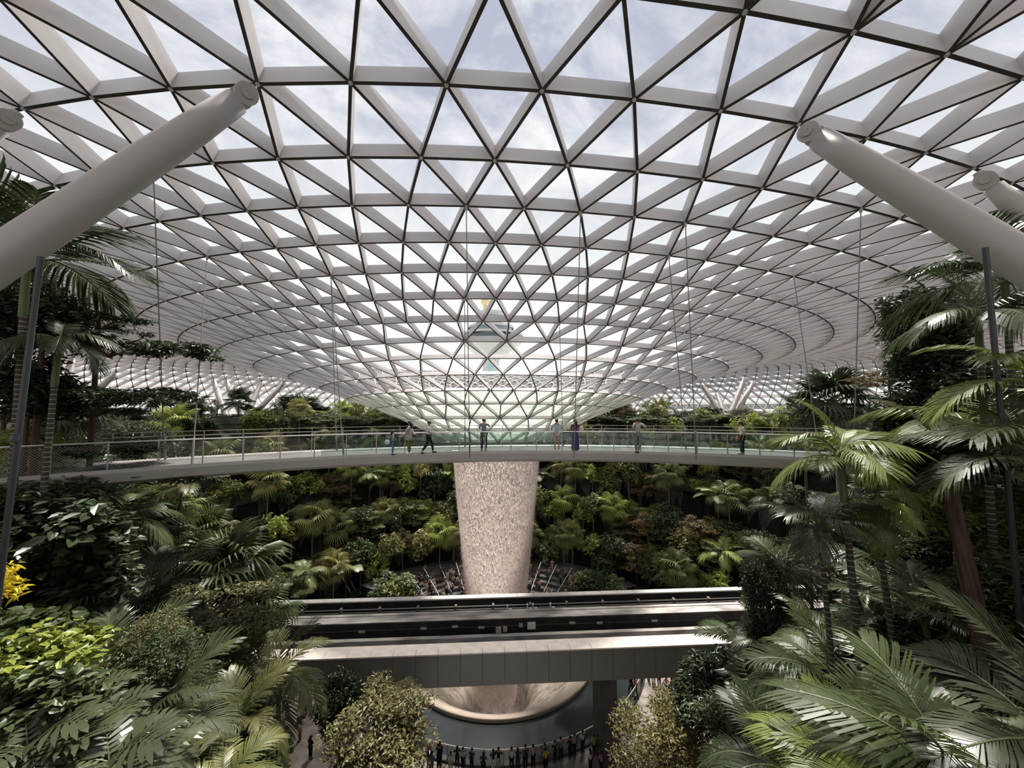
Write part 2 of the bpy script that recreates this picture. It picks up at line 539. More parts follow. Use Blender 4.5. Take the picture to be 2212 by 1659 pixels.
# retaining walls of the near side ledges
for sgn, nm in ((-1, 'wall_left'), (1, 'wall_right')):
    m = MB(); prev = None
    for y in range(0, 44, 2):
        w = lerp_tab(WTAB, y)
        x = sgn*w - 1.9*min(1, y/43)
        cur = (x, y, lerp_tab(BTAB, y) + .1)
        if prev: m.add([(prev[0], prev[1], 0), (cur[0], cur[1], 0), cur, prev], [(0,1,2,3)])
        prev = cur
    struct(m.build(nm, M_CONC), 'dark retaining wall under the planted slope')

# outside ground
og = MB(); og.lathe([(72.0, -.5), (900, -.5)], 48, (0, 60, 0))
M_OUT = mat('airport_apron', (0.42, 0.44, 0.42), 0.9)
struct(og.build('ground', M_OUT))

# ------------------------------------------------------------------ pond, bowl, rail
M_WATER = mat('pond_water', (0.035, 0.042, 0.045), 0.08, spec=.8, bump=.25, bscale=1.6)
PC = Vector((-1.35, 45.5, 0)); BY = 43.9
pm = MB(); seg = 96; vs = []
RP = 15.7
for i in range(seg):
    a = 2*pi*i/seg; vs.append((PC.x + RP*cos(a), min(55.2, PC.y + RP*sin(a)), .06))
vs += [(AX.x+.25 + 10.7*cos(2*pi*i/seg), BY + 10.7*sin(2*pi*i/seg), .06) for i in range(seg)]
pm.add(vs, [(i, (i+1) % seg, seg + (i+1) % seg, seg + i) for i in range(seg)])
pond = tag(pm.build('pond', M_WATER), 'dark still pond water surrounding the round waterfall bowl', 'pond')
pond['kind'] = 'thing'
M_RIM = mat('bowl_rim', (0.62, 0.52, 0.44), 0.35, noise=.1, nscale=.8)
M_RIML = mat('rim_lip', (0.50, 0.41, 0.33), 0.45)
M_FUNNEL = mat('wet_acrylic', (0.33, 0.28, 0.24), 0.15, spec=.6, noise=.45, nscale=1.3, bump=.3, bscale=2.5, stretch=(1, 1, .4))
bowl = thing('waterfall_bowl', 'wide round funnel bowl with beige rim catching the waterfall', 'basin', (AX.x+.25, BY, 0))
MB().lathe([(10.75, .0), (10.8, .38), (10.65, .42), (10.5, .36)], 96).build('rim_lip', M_RIML, bowl, True)
MB().lathe([(10.5, .36), (10.1, .2), (9.3, -.35), (8.7, -.9), (8.4, -1.3)], 96).build('sloping_rim', M_RIM, bowl, True)
MB().lathe([(8.4, -1.3), (7.4, -2.2), (5.6, -3.6), (4.0, -5.0), (3.3, -6.5), (3.2, -12)], 96).build('funnel', M_FUNNEL, bowl, True)

# hole in the plaza under the bowl: rebuild plaza as ring
bpy.data.objects.remove(plaza, do_unlink=True)
pv = MB()
n = 64
ring = [(AX.x+.25 + 10.75*cos(2*pi*i/n), BY + 10.75*sin(2*pi*i/n), -.02) for i in range(n)]
big = []
for i in range(n):
    c, s_ = cos(2*pi*i/n), sin(2*pi*i/n); t = 1/max(abs(c)/38, abs(s_)/34)
    big.append((AX.x + c*t, BY + s_*t, -.02))
pv.add(ring + big, [(i, (i+1) % n, n + (i+1) % n, n + i) for i in range(n)])
plaza = struct(pv.build('floor', M_PAVE), 'mottled stone plaza round the pond')

rail = thing('pond_railing', 'curved glass railing with pale handrail along the near edge of the pond', 'railing', (PC.x, PC.y, 0))
R2 = 16.0
A0, A1 = radians(-178), radians(-2)
hp = [(R2*cos(A0+(A1-A0)*i/60), R2*sin(A0+(A1-A0)*i/60), 1.12) for i in range(61)]
MB().tube(hp, .045, 6).build('handrail', M_RAILL, rail)
MB().lathe([(R2, .12), (R2, 1.0)], 60, a0=A0, a1=A1).build('glass_panel', M_BGLASS, rail)
MB().lathe([(R2-.2, 0), (R2-.2, .16), (R2+.2, .16), (R2+.2, 0)], 60, a0=A0, a1=A1).build('kerb', M_CONC, rail)
pst = MB().bb(-.025, .025, -.03, .03, .1, 1.12).mesh('post', M_RAILM)
for i in range(34):
    a = A0 + (A1-A0)*(i+.5)/34
    link('post', pst, rail, (R2*cos(a), R2*sin(a), 0), (0, 0, a))

# ------------------------------------------------------------------ waterfall
M_FALL = bpy.data.materials.new('falling_water'); M_FALL.use_nodes = True
nt = M_FALL.node_tree; b = nt.nodes['Principled BSDF']; out = nt.nodes['Material Output']
b.inputs['Base Color'].default_value = (.82, .71, .67, 1); b.inputs['Roughness'].default_value = .5
tl = nt.nodes.new('ShaderNodeBsdfTranslucent'); tl.inputs[0].default_value = (.84, .74, .70, 1)
m1 = nt.nodes.new('ShaderNodeMixShader'); m1.inputs[0].default_value = .5
nt.links.new(b.outputs[0], m1.inputs[1]); nt.links.new(tl.outputs[0], m1.inputs[2])
nt.links.new(m1.outputs[0], out.inputs[0])
M_SHEET = bpy.data.materials.new('water_sheet'); M_SHEET.use_nodes = True
nt = M_SHEET.node_tree; nt.nodes.remove(nt.nodes['Principled BSDF']); out = nt.nodes['Material Output']
df = nt.nodes.new('ShaderNodeBsdfDiffuse'); df.inputs[0].default_value = (.78, .68, .64, 1)
tl = nt.nodes.new('ShaderNodeBsdfTranslucent'); tl.inputs[0].default_value = (.82, .71, .67, 1)
m1 = nt.nodes.new('ShaderNodeMixShader'); m1.inputs[0].default_value = .55
tr = nt.nodes.new('ShaderNodeBsdfTransparent'); m2 = nt.nodes.new('ShaderNodeMixShader')
tc = nt.nodes.new('ShaderNodeTexCoord'); mp = nt.nodes.new('ShaderNodeMapping'); mp.inputs['Scale'].default_value = (1, 1, .12)
nz = nt.nodes.new('ShaderNodeTexNoise'); nz.inputs['Scale'].default_value = 7; nz.inputs['Detail'].default_value = 6; nz.inputs['Roughness'].default_value = .7
rp = nt.nodes.new('ShaderNodeValToRGB'); rp.color_ramp.elements[0].position = .36; rp.color_ramp.elements[1].position = .64
rp.color_ramp.elements[0].color = (.22, .22, .22, 1); rp.color_ramp.elements[1].color = (.80, .80, .80, 1)
L = nt.links
L.new(tc.outputs['Object'], mp.inputs[0]); L.new(mp.outputs[0], nz.inputs['Vector']); L.new(nz.outputs['Fac'], rp.inputs[0])
L.new(df.outputs[0], m1.inputs[1]); L.new(tl.outputs[0], m1.inputs[2]); L.new(tr.outputs[0], m2.inputs[1]); L.new(m1.outputs[0], m2.inputs[2])
sz = nt.nodes.new('ShaderNodeSeparateXYZ'); mr = nt.nodes.new('ShaderNodeMapRange'); mm_ = nt.nodes.new('ShaderNodeMath'); mm_.operation = 'MULTIPLY'
mr.inputs['From Min'].default_value = 0; mr.inputs['From Max'].default_value = 23; mr.inputs['To Min'].default_value = 1.25; mr.inputs['To Max'].default_value = .5
L.new(tc.outputs['Object'], sz.inputs[0]); L.new(sz.outputs['Z'], mr.inputs['Value']); L.new(mr.outputs[0], mm_.inputs[0]); L.new(rp.outputs[0], mm_.inputs[1])
L.new(mm_.outputs[0], m2.inputs[0]); L.new(m2.outputs[0], out.inputs[0])
fall = thing('waterfall', 'tall round curtain of water falling from the oculus into the bowl', 'waterfall', (AX.x, AX.y, 0))
TOPZ = EYE + Z15 - .6
def fall_r(z):
    t = max(0, min(1, (TOPZ - z) / TOPZ))
    return 4.95 - 2.3*t**1.1 - (.0 if z > 0 else .1*min(4, -z))
prof = [(fall_r(z), z) for z in np.linspace(TOPZ, -4.5, 22)]
MB().lathe(prof, 72).build('water_curtain', M_SHEET, fall, True)
rs = np.random.RandomState(3)
nd = 21000
z = TOPZ - (TOPZ + 4.5) * rs.rand(nd)
an = rs.rand(nd)*2*pi
rr_ = np.array([fall_r(q) for q in z]) + rs.randn(nd)*(.05 + .12*(TOPZ - z)/TOPZ)
cx, cy = rr_*np.cos(an), rr_*np.sin(an)
h = .07 + .26*rs.rand(nd)**2; w = .022 + .045*rs.rand(nd)
tx, ty = -np.sin(an), np.cos(an)
V = np.stack([np.stack([cx, cy, z + h], 1), np.stack([cx + tx*w, cy + ty*w, z], 1), np.stack([cx, cy, z - h*.6], 1), np.stack([cx - tx*w, cy - ty*w, z], 1),
              ], 1).reshape(-1, 3)
Fq = (np.arange(nd)*4)[:, None] + np.array([0, 1, 2, 3])[None, :]
me = bpy.data.meshes.new('water_drops'); me.from_pydata(V.tolist(), [], Fq.tolist()); me.materials.append(M_FALL); me.update()
d = link('water_drops', me, fall); d['kind'] = 'stuff'

# ------------------------------------------------------------------ monorail guideway
G1 = atz(500, 1433, 10.6); G2 = atz(1600, 1390, 10.6)
gdir = (G2 - G1).normalized(); grz = atan2(gdir.y, gdir.x)
gx0 = -52.0; gx1 = 52.0
go = G1 + gdir * (-(G1.x) / gdir.x)         # where it crosses x = 0
gw = thing('monorail_guideway', 'grey twin track monorail guideway crossing in front of the pond', 'rail track', go, grz)
M_FASC = mat('fascia_panel', (0.20, 0.19, 0.175), 0.35, noise=.1, nscale=.3)
M_COPE = mat('coping_stone', (0.84, 0.73, 0.67), 0.5, noise=.1, nscale=1.5)
M_TRGH = mat('trough_black', (0.022, 0.020, 0.020), 0.7, noise=.5, nscale=1)
M_SLAB = mat('worn_slab', (0.46, 0.42, 0.39), 0.7, noise=.45, nscale=1.6, stretch=(.3, 1, 1))
PW = 1.47
fp = MB().bb(.012, PW-.012, 0, .12, -2.05, 0).mesh('fascia_panel', M_FASC)
npan = 40
for i in range(npan):
    link('fascia_panel', fp, gw, (-24 + i*PW, 0, 0))
cs = MB().bb(.01, PW-.01, -.06, .62, .0, .09).mesh('coping', M_COPE)
for i in range(npan): link('coping', cs, gw, (-24 + i*PW, 0, 0))
MB().bb(gx0, gx1, .62, 1.2, -.1, .02).build('ledge', M_COPE, gw)
MB().bb(gx0, gx1, .02, 7.6, -2.0, -1.15).build('girder', M_TRGH, gw)
MB().bb(gx0, gx1, 1.12, 1.25, -1.2, -.1).bb(gx0, gx1, 4.0, 4.2, -1.2, -.03).bb(gx0, gx1, 5.15, 5.3, -1.2, -.03).bb(gx0, gx1, 7.0, 7.3, -1.2, 0).build('trough_wall', M_TRGH, gw)
MB().bb(gx0, gx1, 4.0, 5.25, -.12, .0).bb(gx0, gx1, 4.85, 5.1, .0, .06).build('centre_slab', M_SLAB, gw)
MB().bb(gx0, gx1, 1.65, 2.05, -1.15, -.72).bb(gx0, gx1, 3.1, 3.45, -1.15, -.8).build('running_beam', M_SLAB, gw)
MB().bb(gx0, gx1, 1.72, 1.86, -.72, -.62).build('guide_rail', M_RAILM, gw)
MB().bb(gx0, gx1, 5.7, 6.0, -1.15, -.75).build('running_beam', M_TRGH, gw)
for yy, zz in ((6.35, -.25), (6.35, -.5)):
    MB().tube([(gx0, yy, zz), (gx1, yy, zz)], .045, 6).build('conduit_pipe', M_RAILM, gw)
bk = MB().bb(-.09, .09, -.25, .12, -.6, -.12).mesh('pipe_bracket', M_RAILM)
for i in range(18): link('pipe_bracket', bk, gw, (-26 + i*3.1, 6.4, 0))
br = MB().bb(-.12, .12, -.1, .1, 0, .28).bb(-.06, .2, -.16, .16, .2, .3).mesh('rail_clip', M_RAILM)
for i in range(24): link('rail_clip', br, gw, (-34 + i*2.55, 2.35, -1.15))
c2 = MB().bb(.01, PW-.01, 7.0, 7.55, .0, .1).mesh('back_coping', mat('back_coping', (0.78, 0.74, 0.71), .5, noise=.12, nscale=1))
for i in range(50): link('back_coping', c2, gw, (-30 + i*PW, 0, 0))
MB().tube([(gx0 + i*1.3, 4.0-.04, -.52 - .05*abs(sin(i*1.1))) for i in range(81)], .02, 5).build('cable', M_CABLE, gw)
def wallbox(px, py, w, h, m, nm='junction_box'):
    # on the far wall of the near trough (local y = 4.0)
    d = ray(px, py); o = Vector((0, 0, EYE))
    ny = Vector((-sin(grz), cos(grz), 0)); p0 = go + ny*3.97
    t = (p0 - o).dot(ny) / d.dot(ny); p = o + d*t
    lx = (p - go).dot(gdir); lz = p.z - go.z
    MB().bb(lx-w/2, lx+w/2, 3.86, 4.0, lz-h/2, lz+h/2).build(nm, m, gw)
M_BOX = mat('cream_box', (.62, .52, .40), .5); M_BOXW = mat('white_box', (.75, .73, .70), .5); M_BOXG = mat('grey_box', (.4, .38, .36), .5)
wallbox(1077, 1360, .42, .42, M_BOX); wallbox(1091, 1358, .3, .36, M_BOX); wallbox(1125, 1350, .3, .24, M_BOXG); wallbox(1148, 1351, .62, .48, M_BOXW)
for px, py in ((782, 1364), (915, 1357), (983, 1353), (1040, 1355), (1236, 1345), (1295, 1345), (1413, 1340), (1538, 1336)):
    wallbox(px, py, .45, .12, M_BOXG, 'cable_tray')
for px, py in ((1096, 1316), (1139, 1314), (1151, 1313), (1189, 1312)):
    p = atz(px, py, 10.7); q = p - go; lx = q.dot(gdir); ly = q.dot(Vector((-sin(grz), cos(grz), 0)))
    MB().bb(lx-.04, lx+.04, ly-.04, ly+.04, 0, .35).ball((lx, ly, .4), .09, 8, 5).bb(lx+.12, lx+.35, ly-.06, ly+.06, .02, .14).build('signal_lamp', M_BOXW, gw)
for px in (829, 1342, 330, 1900):
    p = atz(px, 1478, 8.4); q = p - go; lx = q.dot(gdir)
    MB().bb(lx-.5, lx+.5, 2.2, 5.2, -go.z, -2.0).build('pier', M_CONC, gw)
# ------------------------------------------------------------------ footbridge
BC = Vector((2.0, -7.1, 0)); BR = 27.0; DZ = EYE - 2.42
fb = thing('footbridge', 'curved grey footbridge with glass railings hung across the valley', 'bridge', (BC.x, BC.y, DZ))
BA0, BA1 = radians(90 - 62), radians(90 + 58)
BW = 2.9
def arc(r, n=80): return [(r*cos(BA0+(BA1-BA0)*i/n), r*sin(BA0+(BA1-BA0)*i/n)) for i in range(n+1)]
MB().lathe([(BR+.05, 0), (BR+BW-.05, 0), (BR+BW-.05, -.06), (BR+.05, -.06), (BR+.05, 0)][::-1], 80, a0=BA0, a1=BA1).build('deck', M_DECK, fb)
MB().lathe([(BR+.1, -.03), (BR-.04, .06), (BR-.06, -.08), (BR+.05, -.43), (BR+.55, -.6), (BR+BW-.55, -.6), (BR+BW-.05, -.5), (BR+BW+.06, -.08), (BR+BW+.04, .06), (BR+BW-.1, -.03)], 80, a0=BA0, a1=BA1).build('box_girder', M_SOFFIT, fb)
STEPA = 1.36 / BR
npost = int((BA1 - BA0) / STEPA)
pn = MB().bb(-.03, .03, -.022, .022, -.05, 1.12).mesh('railing_post', M_RAILM)
pf = MB().bb(-.02, .02, -.015, .015, -.05, 1.25).mesh('railing_post', M_RAILM)
netA = BA1 - radians(34)
for i in range(npost + 1):
    a = BA0 + STEPA*i
    link('railing_post', pn, fb, (BR*cos(a), BR*sin(a), 0), (0, 0, a))
    link('railing_post', pf, fb, ((BR+BW-.1)*cos(a+.01), (BR+BW-.1)*sin(a+.01), 0), (0, 0, a))
def arcpts(r, z, n=90, a0=BA0, a1=BA1): return [(r*cos(a0+(a1-a0)*i/n), r*sin(a0+(a1-a0)*i/n), z) for i in range(n+1)]
MB().tube(arcpts(BR, 1.06), .035, 6).build('handrail', M_RAILL, fb)
MB().tube(arcpts(BR+BW-.1, 1.05), .028, 6).tube(arcpts(BR+BW-.1, 1.25), .018, 6).tube(arcpts(BR+BW-.1, .86), .014, 6).build('handrail', M_RAILM, fb)
MB().lathe([(BR+.01, .04), (BR+.01, .98)], 70, a0=BA0, a1=netA).build('glass_panel', M_BGLASS, fb)
MB().lathe([(BR+BW-.1, .04), (BR+BW-.1, .98)], 70, a0=BA0, a1=netA).build('glass_panel', M_BGLASS, fb)
net = MB()
s = 0.0; Ls = (BA1-netA)*BR
while s < Ls:
    for sg in (1, -1):
        a = netA + s/BR; a2 = a + sg*.94/BR
        if netA <= a2 <= BA1:
            net.tube([(BR*cos(a), BR*sin(a), .03), (BR*cos(a2), BR*sin(a2), .97)], .0045, 3, cap=False)
    s += .09
net.build('rope_net', M_RAILM, fb)

# hangers
def bridge_side(px, yref, far):
    r = BR + (BW-.1 if far else 0)
    best = None
    for i in range(400):
        a = BA0 + (BA1-BA0)*i/399
        p = Vector((BC.x + r*cos(a), BC.y + r*sin(a), DZ + .0))
        d = abs(proj(p)[0] - px)
        if best is None or d < best[0]: best = (d, p)
    return best[1]
hang = [((327, 400), 355, 1), ((434, 566), 419, 0), ((717, 600), 741, 0), ((750, 600), 727, 1), ((1009, 450), 1012, 0), ((1006, 640), 1006, 1),
        ((1255, 450), 1242, 0), ((1206, 695), 1219, 1), ((1484, 478), 1503, 0), ((1464, 520), 1480, 1), ((1735, 588), 1766, 1), ((1868, 432), 1840, 0), ((2096, 572), 2100, 1)]
where = ['far left hanger over the netted end of the footbridge', 'hanger second from the left over the netted railing', 'left hanger of the crossing pair left of the waterfall',
  'right hanger of the crossing pair left of the waterfall', 'near hanger in front of the waterfall left edge', 'far hanger beside the waterfall left edge',
  'hanger beside the woman in purple', 'hanger just right of the man in light blue', 'near hanger right of the man in grey', 'far hanger right of the man in grey',
  'hanger between the woman in white and the right palms', 'hanger just left of the tall dark columnar tree', 'far right hanger behind the palms']
M_HANG = mat('hanger_rod', (.22, .21, .20), .45)
for (top, bx, far), wh in zip(hang, where):
    i = nearest_node(*top); tp = nodes[i]; bt = bridge_side(bx, 0, far)
    t = thing('bridge_hanger', 'thin steel rod, ' + wh, 'cable', bt, 0, 'hanger rods carrying the footbridge')
    d = tp - bt
    MB().tube([(0, 0, -.3), tuple(d)], .022, 6).build('rod', M_HANG, t)
    MB().tube([tuple(d*.985 - Vector((0, 0, 0))), tuple(d*.999)], .06, 8).build('end_fitting', M_COLUMN, t)
    MB().tube([(0, 0, 0), tuple(d.normalized()*1.2)], .045, 8).build('turnbuckle', M_HANG, t)

# ------------------------------------------------------------------ roof struts
def strut(top_px, base, r, label, cap=True, idx=None, col=M_COLUMN):
    i = nearest_node(*top_px) if idx is None else idx
    tp = nodes[i] - Vector(N[i])*.12
    base = Vector(base)
    t = thing('roof_strut', label, 'column', base, 0, 'tubular struts propping the roof')
    d = tp - base; L = d.length; u = d.normalized()
    head = .9 if cap else .2
    pts = []; rad = []
    n = 14
    for k in range(n + 1):
        s = k / n * (L - head)
        q = L - head - s            # distance from the head
        rr = r * (0.80 + .20*min(1, q/3.0)**.7) if cap else r*(.7 + .3*min(1, q/3))
        pts.append(tuple(u*s)); rad.append(rr)
    MB().tube(pts, rad, 24).build('tube', col, t, True)
    if cap:
        # fork plates and pin with its round cover
        side = u.cross(Vector((0, 1, 0)) if abs(u.y) < .9 else Vector((1, 0, 0))).normalized()
        vw = (Vector((0, 0, EYE)) - tp).normalized()
        ax = (vw - u*vw.dot(u)).normalized()          # pin axis looks to the valley
        wv = u.cross(ax).normalized()
        c = u*(L - .55)
        for sg in (-1, 1):
            m = MB(); prof = []
            for k in range(20):
                an = 2*pi*k/20
                prof.append(c + ax*(sg*.2) + (wv*cos(an)*.3 + u*(sin(an)*(.36 if sin(an) < 0 else .33))))
            off = ax*.09*sg
            vs = prof + [p + off for p in prof]
            m.add(vs, [tuple(range(20)), tuple(range(39, 19, -1))] + [(k, (k+1) % 20, 20+(k+1) % 20, 20+k) for k in range(20)])
            m.build('fork_plate', col, t)
            m = MB(); pc = c + ax*(sg*.29)
            m.tube([pc, pc + ax*(.06*sg)], .15, 20)
            for dx in (-.05, .05):
                q = pc + wv*dx + u*.03
                m.tube([q, q + ax*(.085*sg)], .018, 6)
            m.build('pin_cap', col, t)
        MB().tube([u*(L-.5), u*(L-.1)], [.16, .13], 12).build('lug', col, t)
    return t
nl = nearest_node(553, 203)
tpl = nodes[nl]; edl = at(0, 557, 8.3)
strut(None, tpl + (edl - tpl)*2.6, .42, 'thick grey tubular strut rising from the left edge to the roof', idx=nl)
nr = nearest_node(1733, 256)
tpr = nodes[nr]; edr = at(2212, 562, 8.6)
strut(None, tpr + (edr - tpr)*2.6, .42, 'thick grey tubular strut rising from the right edge to the roof', idx=nr)
strut((2121, 335), (23.5, 10.5, 24), .36, 'pale tubular strut at the far right edge with its head in view')
strut((28, 268), (-22.5, 8.0, 26), .36, 'pale tubular strut head at the left edge above the palm')
fars = [((488, 813), (525, 935)), ((605, 824), (540, 935)), ((453, 826), (490, 935)), ((560, 830), (530, 935)),
        ((735, 865), (766, 935)), ((757, 858), (772, 935)), ((785, 862), (768, 935)), ((805, 885), (776, 935)),
        ((1507, 829), (1563, 930)), ((1545, 848), (1568, 930)), ((1607, 812), (1574, 930)), ((1635, 828), (1582, 930)),
        ((1365, 877), (1345, 930)), ((1335, 880), (1342, 930)), ((1400, 868), (1352, 930)),
        ((145, 770), (128, 900)), ((250, 800), (140, 900)), ((1812, 790), (1875, 880))]
farw = ['steep outer', 'leaning inner', 'short outer', 'pale upright'] * 4 + ['leaning', 'short']
places = ['the left cluster behind the footbridge']*4 + ['the cluster left of the waterfall']*4 + ['the cluster right of the bridge centre']*4 + ['the small cluster just right of the waterfall']*3 + ['the pair behind the left layered tree']*2 + ['the right palms, alone']
ordn = ['first', 'fourth', 'second', 'third', 'first', 'second', 'third', 'fourth', 'first', 'second', 'third', 'fourth', 'second', 'first', 'third', 'first', 'second', 'single']
for (tp, bs), pl, od in zip(fars, places, ordn):
    best = None
    for i in range(rings[14]['o'], rings[-6]['o']):
        p = nodes[i]
        if p.y < 50 : continue
        if abs(p.x) > 100: continue
        px, py = proj(p)
        d = (px-tp[0])**2 + ((py-tp[1])*1.0)**2
        if best is None or d < best[0]: best = (d, i)
    i = best[1]
    # base stands on the garden level
    D = nodes[i].y * .93
    b = at(bs[0], bs[1], D); b.z = 24.4
    if tp[0] in (145, 250): b = at(bs[0], 880, D); b.z = 24.4
    strut(None, b, .55, 'slim pale strut, %s from the left in %s' % (od, pl) if od != 'single' else 'slim pale strut alone behind the right palms', cap=False, idx=i)

# ------------------------------------------------------------------ outside: control tower, terminal
M_TOW = mat('tower_white', (.55, .56, .55), .7); M_TWIN = mat('tower_glass', (.22, .27, .31), .2); M_GOLD = mat('radar_gold', (.75, .62, .36), .5); M_CYAN = mat('cyan_glazing', (.30, .62, .66), .3)
TD = 190.0
tp = at(1060, 870, TD)
tw = thing('control_tower', 'pale control tower with flared cab and golden dome beyond the roof', 'tower', (tp.x, tp.y, 0))
def tz(y): return at(1060, y, TD).z
k = TD / F_PX
MB().lathe([(18*k, 0), (18*k, tz(778)), (30*k, tz(770)), (52*k, tz(752)), (66*k, tz(742)), (66*k, tz(738))], 32).build('shaft', M_TOW, tw)
MB().lathe([(55*k, tz(738)), (52*k, tz(728))], 32).build('window_band', M_TWIN, tw)
MB().lathe([(70*k, tz(728)), (70*k, tz(724)), (40*k, tz(722))], 32).build('gallery', M_TOW, tw)
MB().lathe([(42*k, tz(723)), (46*k, tz(710))], 32).build('cab_window', M_TWIN, tw)
MB().lathe([(50*k, tz(711)), (50*k, tz(706)), (36*k, tz(698)), (30*k, tz(694)), (30*k, tz(684)), (33*k, tz(682)), (33*k, tz(677)), (14*k, tz(672)), (0, tz(671))], 32).build('cab_roof', M_TOW, tw)
MB().lathe([(30.5*k, tz(693)), (30.5*k, tz(686))], 32).build('upper_window', M_TWIN, tw)
MB().ball((-12*k, 0, tz(652)), 10.5*k, 16, 10).tube([(-12*k, 0, tz(672)), (-12*k, 0, tz(660))], 5*k, 10).build('radar_dome', M_GOLD, tw, True)
MB().bb(-3.2*k, 3.2*k, -18.6*k, -17.5*k, 10, tz(786)).build('stair_glazing', M_CYAN, tw)
mm = MB()
for a in range(7): mm.tube([(18*k*sin(a), 6*k*cos(a), tz(677)), (18*k*sin(a), 6*k*cos(a), tz(655 + 5*(a % 3)))], .12, 4)
mm.build('antenna', M_TOW, tw)
M_TERM = mat('terminal_wall', (.5, .5, .5), .7); M_TERMD = mat('terminal_fin', (.28, .29, .30), .6)
tb = thing('terminal_building', 'grey terminal building with vertical fins outside the right glass wall', 'building', (125, 170, 0), radians(-25))
MB().bb(-50, 60, 0, 30, 0, 28).build('wall', M_TERM, tb)
mm = MB()
for i in range(90): mm.bb(-50+i*1.22, -49.5+i*1.22, -.8, 0, 4, 27)
mm.build('facade_fins', M_TERMD, tb)
MB().bb(-52, 62, -2, 32, 28, 29).build('roof', M_TOW, tb)
# ------------------------------------------------------------------ plants
G_DARK = leafmat('leaf_dark', (0.03, 0.047, 0.02), rough=.38)
G_MID = leafmat('leaf_mid', (0.05, 0.076, 0.028))
G_OLIVE = leafmat('leaf_olive', (0.095, 0.105, 0.04))
G_YEL = leafmat('leaf_yellow_green', (0.19, 0.24, 0.04))
G_LIME = leafmat('leaf_lime', (0.11, 0.155, 0.032))
G_GREY = leafmat('leaf_grey_green', (0.062, 0.08, 0.042), rough=.35)
G_FERN = leafmat('leaf_fern', (0.26, 0.31, 0.17))
G_RUST = leafmat('leaf_rust', (0.17, 0.135, 0.06))
G_GOLD = leafmat('leaf_gold', (.62, .55, .05))
G_DEAD = leafmat('leaf_dead', (.16, .13, .09), trans=.1)
M_BARK = mat('bark_brown', (.075, .048, .034), .9, noise=.4, nscale=6, bump=.4, bscale=15)
M_BARKP = mat('bark_pale', (.26, .24, .20), .85, noise=.25, nscale=4)
M_STEM = mat('green_stem', (.09, .12, .04), .5)
M_RING = mat('ringed_trunk', (.10, .085, .06), .8)
nt = M_RING.node_tree
gp = nt.nodes.new('ShaderNodeNewGeometry'); sp = nt.nodes.new('ShaderNodeSeparateXYZ'); ml = nt.nodes.new('ShaderNodeMath'); ml.operation = 'MULTIPLY'; ml.inputs[1].default_value = 6.5
fr = nt.nodes.new('ShaderNodeMath'); fr.operation = 'FRACT'; rp = nt.nodes.new('ShaderNodeValToRGB')
rp.color_ramp.elements[0].color = (.055, .048, .036, 1); rp.color_ramp.elements[1].color = (.30, .28, .22, 1)
rp.color_ramp.elements[0].position = .8; rp.color_ramp.elements[1].position = .86
nt.links.new(gp.outputs['Position'], sp.inputs[0]); nt.links.new(sp.outputs['Z'], ml.inputs[0]); nt.links.new(ml.outputs[0], fr.inputs[0])
nt.links.new(fr.outputs[0], rp.inputs[0]); nt.links.new(rp.outputs[0], nt.nodes['Principled BSDF'].inputs['Base Color'])

def frond_mesh(name, m, n=30, ll=.42, lw=.028, rise=.5, droop=.55, ldroop=.35, a0=72, a1=28, vee=.25, seed=0):
    """a pinnate frond one metre long, pointing along +x"""
    r = random.Random(seed); b = MB(); n = n if n < 15 else n + 10; lw = lw if n < 15 else lw*.5
    def R(t): return Vector((t*(1-.12*droop*t), .02*sin(3*t), rise*t - droop*t*t))
    b.tube([R(i/9) for i in range(10)], [.012*(1-.8*i/9)+.002 for i in range(10)], 5, 1, cap=False)
    for s in (-1, 1):
        for i in range(n):
            t = .14 + .86*(i + .5*(s > 0)*.6)/n
            p = R(t); tg = (R(min(1, t+.03)) - R(t-.03)).normalized()
            sd = Vector((0, s, 0)); upv = sd.cross(tg)*s
            if upv.z < 0: upv = -upv
            al = radians(a0 + (a1-a0)*t + r.uniform(-6, 6))
            L = ll * (0.35 + 2.6*t*(1.05-t)) * r.uniform(.88, 1.08) if t < .97 else ll*.4
            d = (tg*cos(al) + sd*sin(al) + upv*vee).normalized()
            wv = d.cross(upv).normalized()
            q1 = p + d*L*.38 + Vector((0, 0, -1))*L*ldroop*.08
            q2 = p + d*L*.74 + Vector((0, 0, -1))*L*ldroop*.36
            q3 = p + d*L*.95 + Vector((0, 0, -1))*L*ldroop*.80
            w = lw*r.uniform(.85, 1.15)
            b.add([p - wv*w*.35, p + wv*w*.35, q1 + wv*w, q1 - wv*w, q2 + wv*w*.8, q2 - wv*w*.8, q3],
                  [(0, 1, 2, 3), (3, 2, 4, 5), (5, 4, 6)], 0)
    return b.mesh(name, [m, M_STEM])
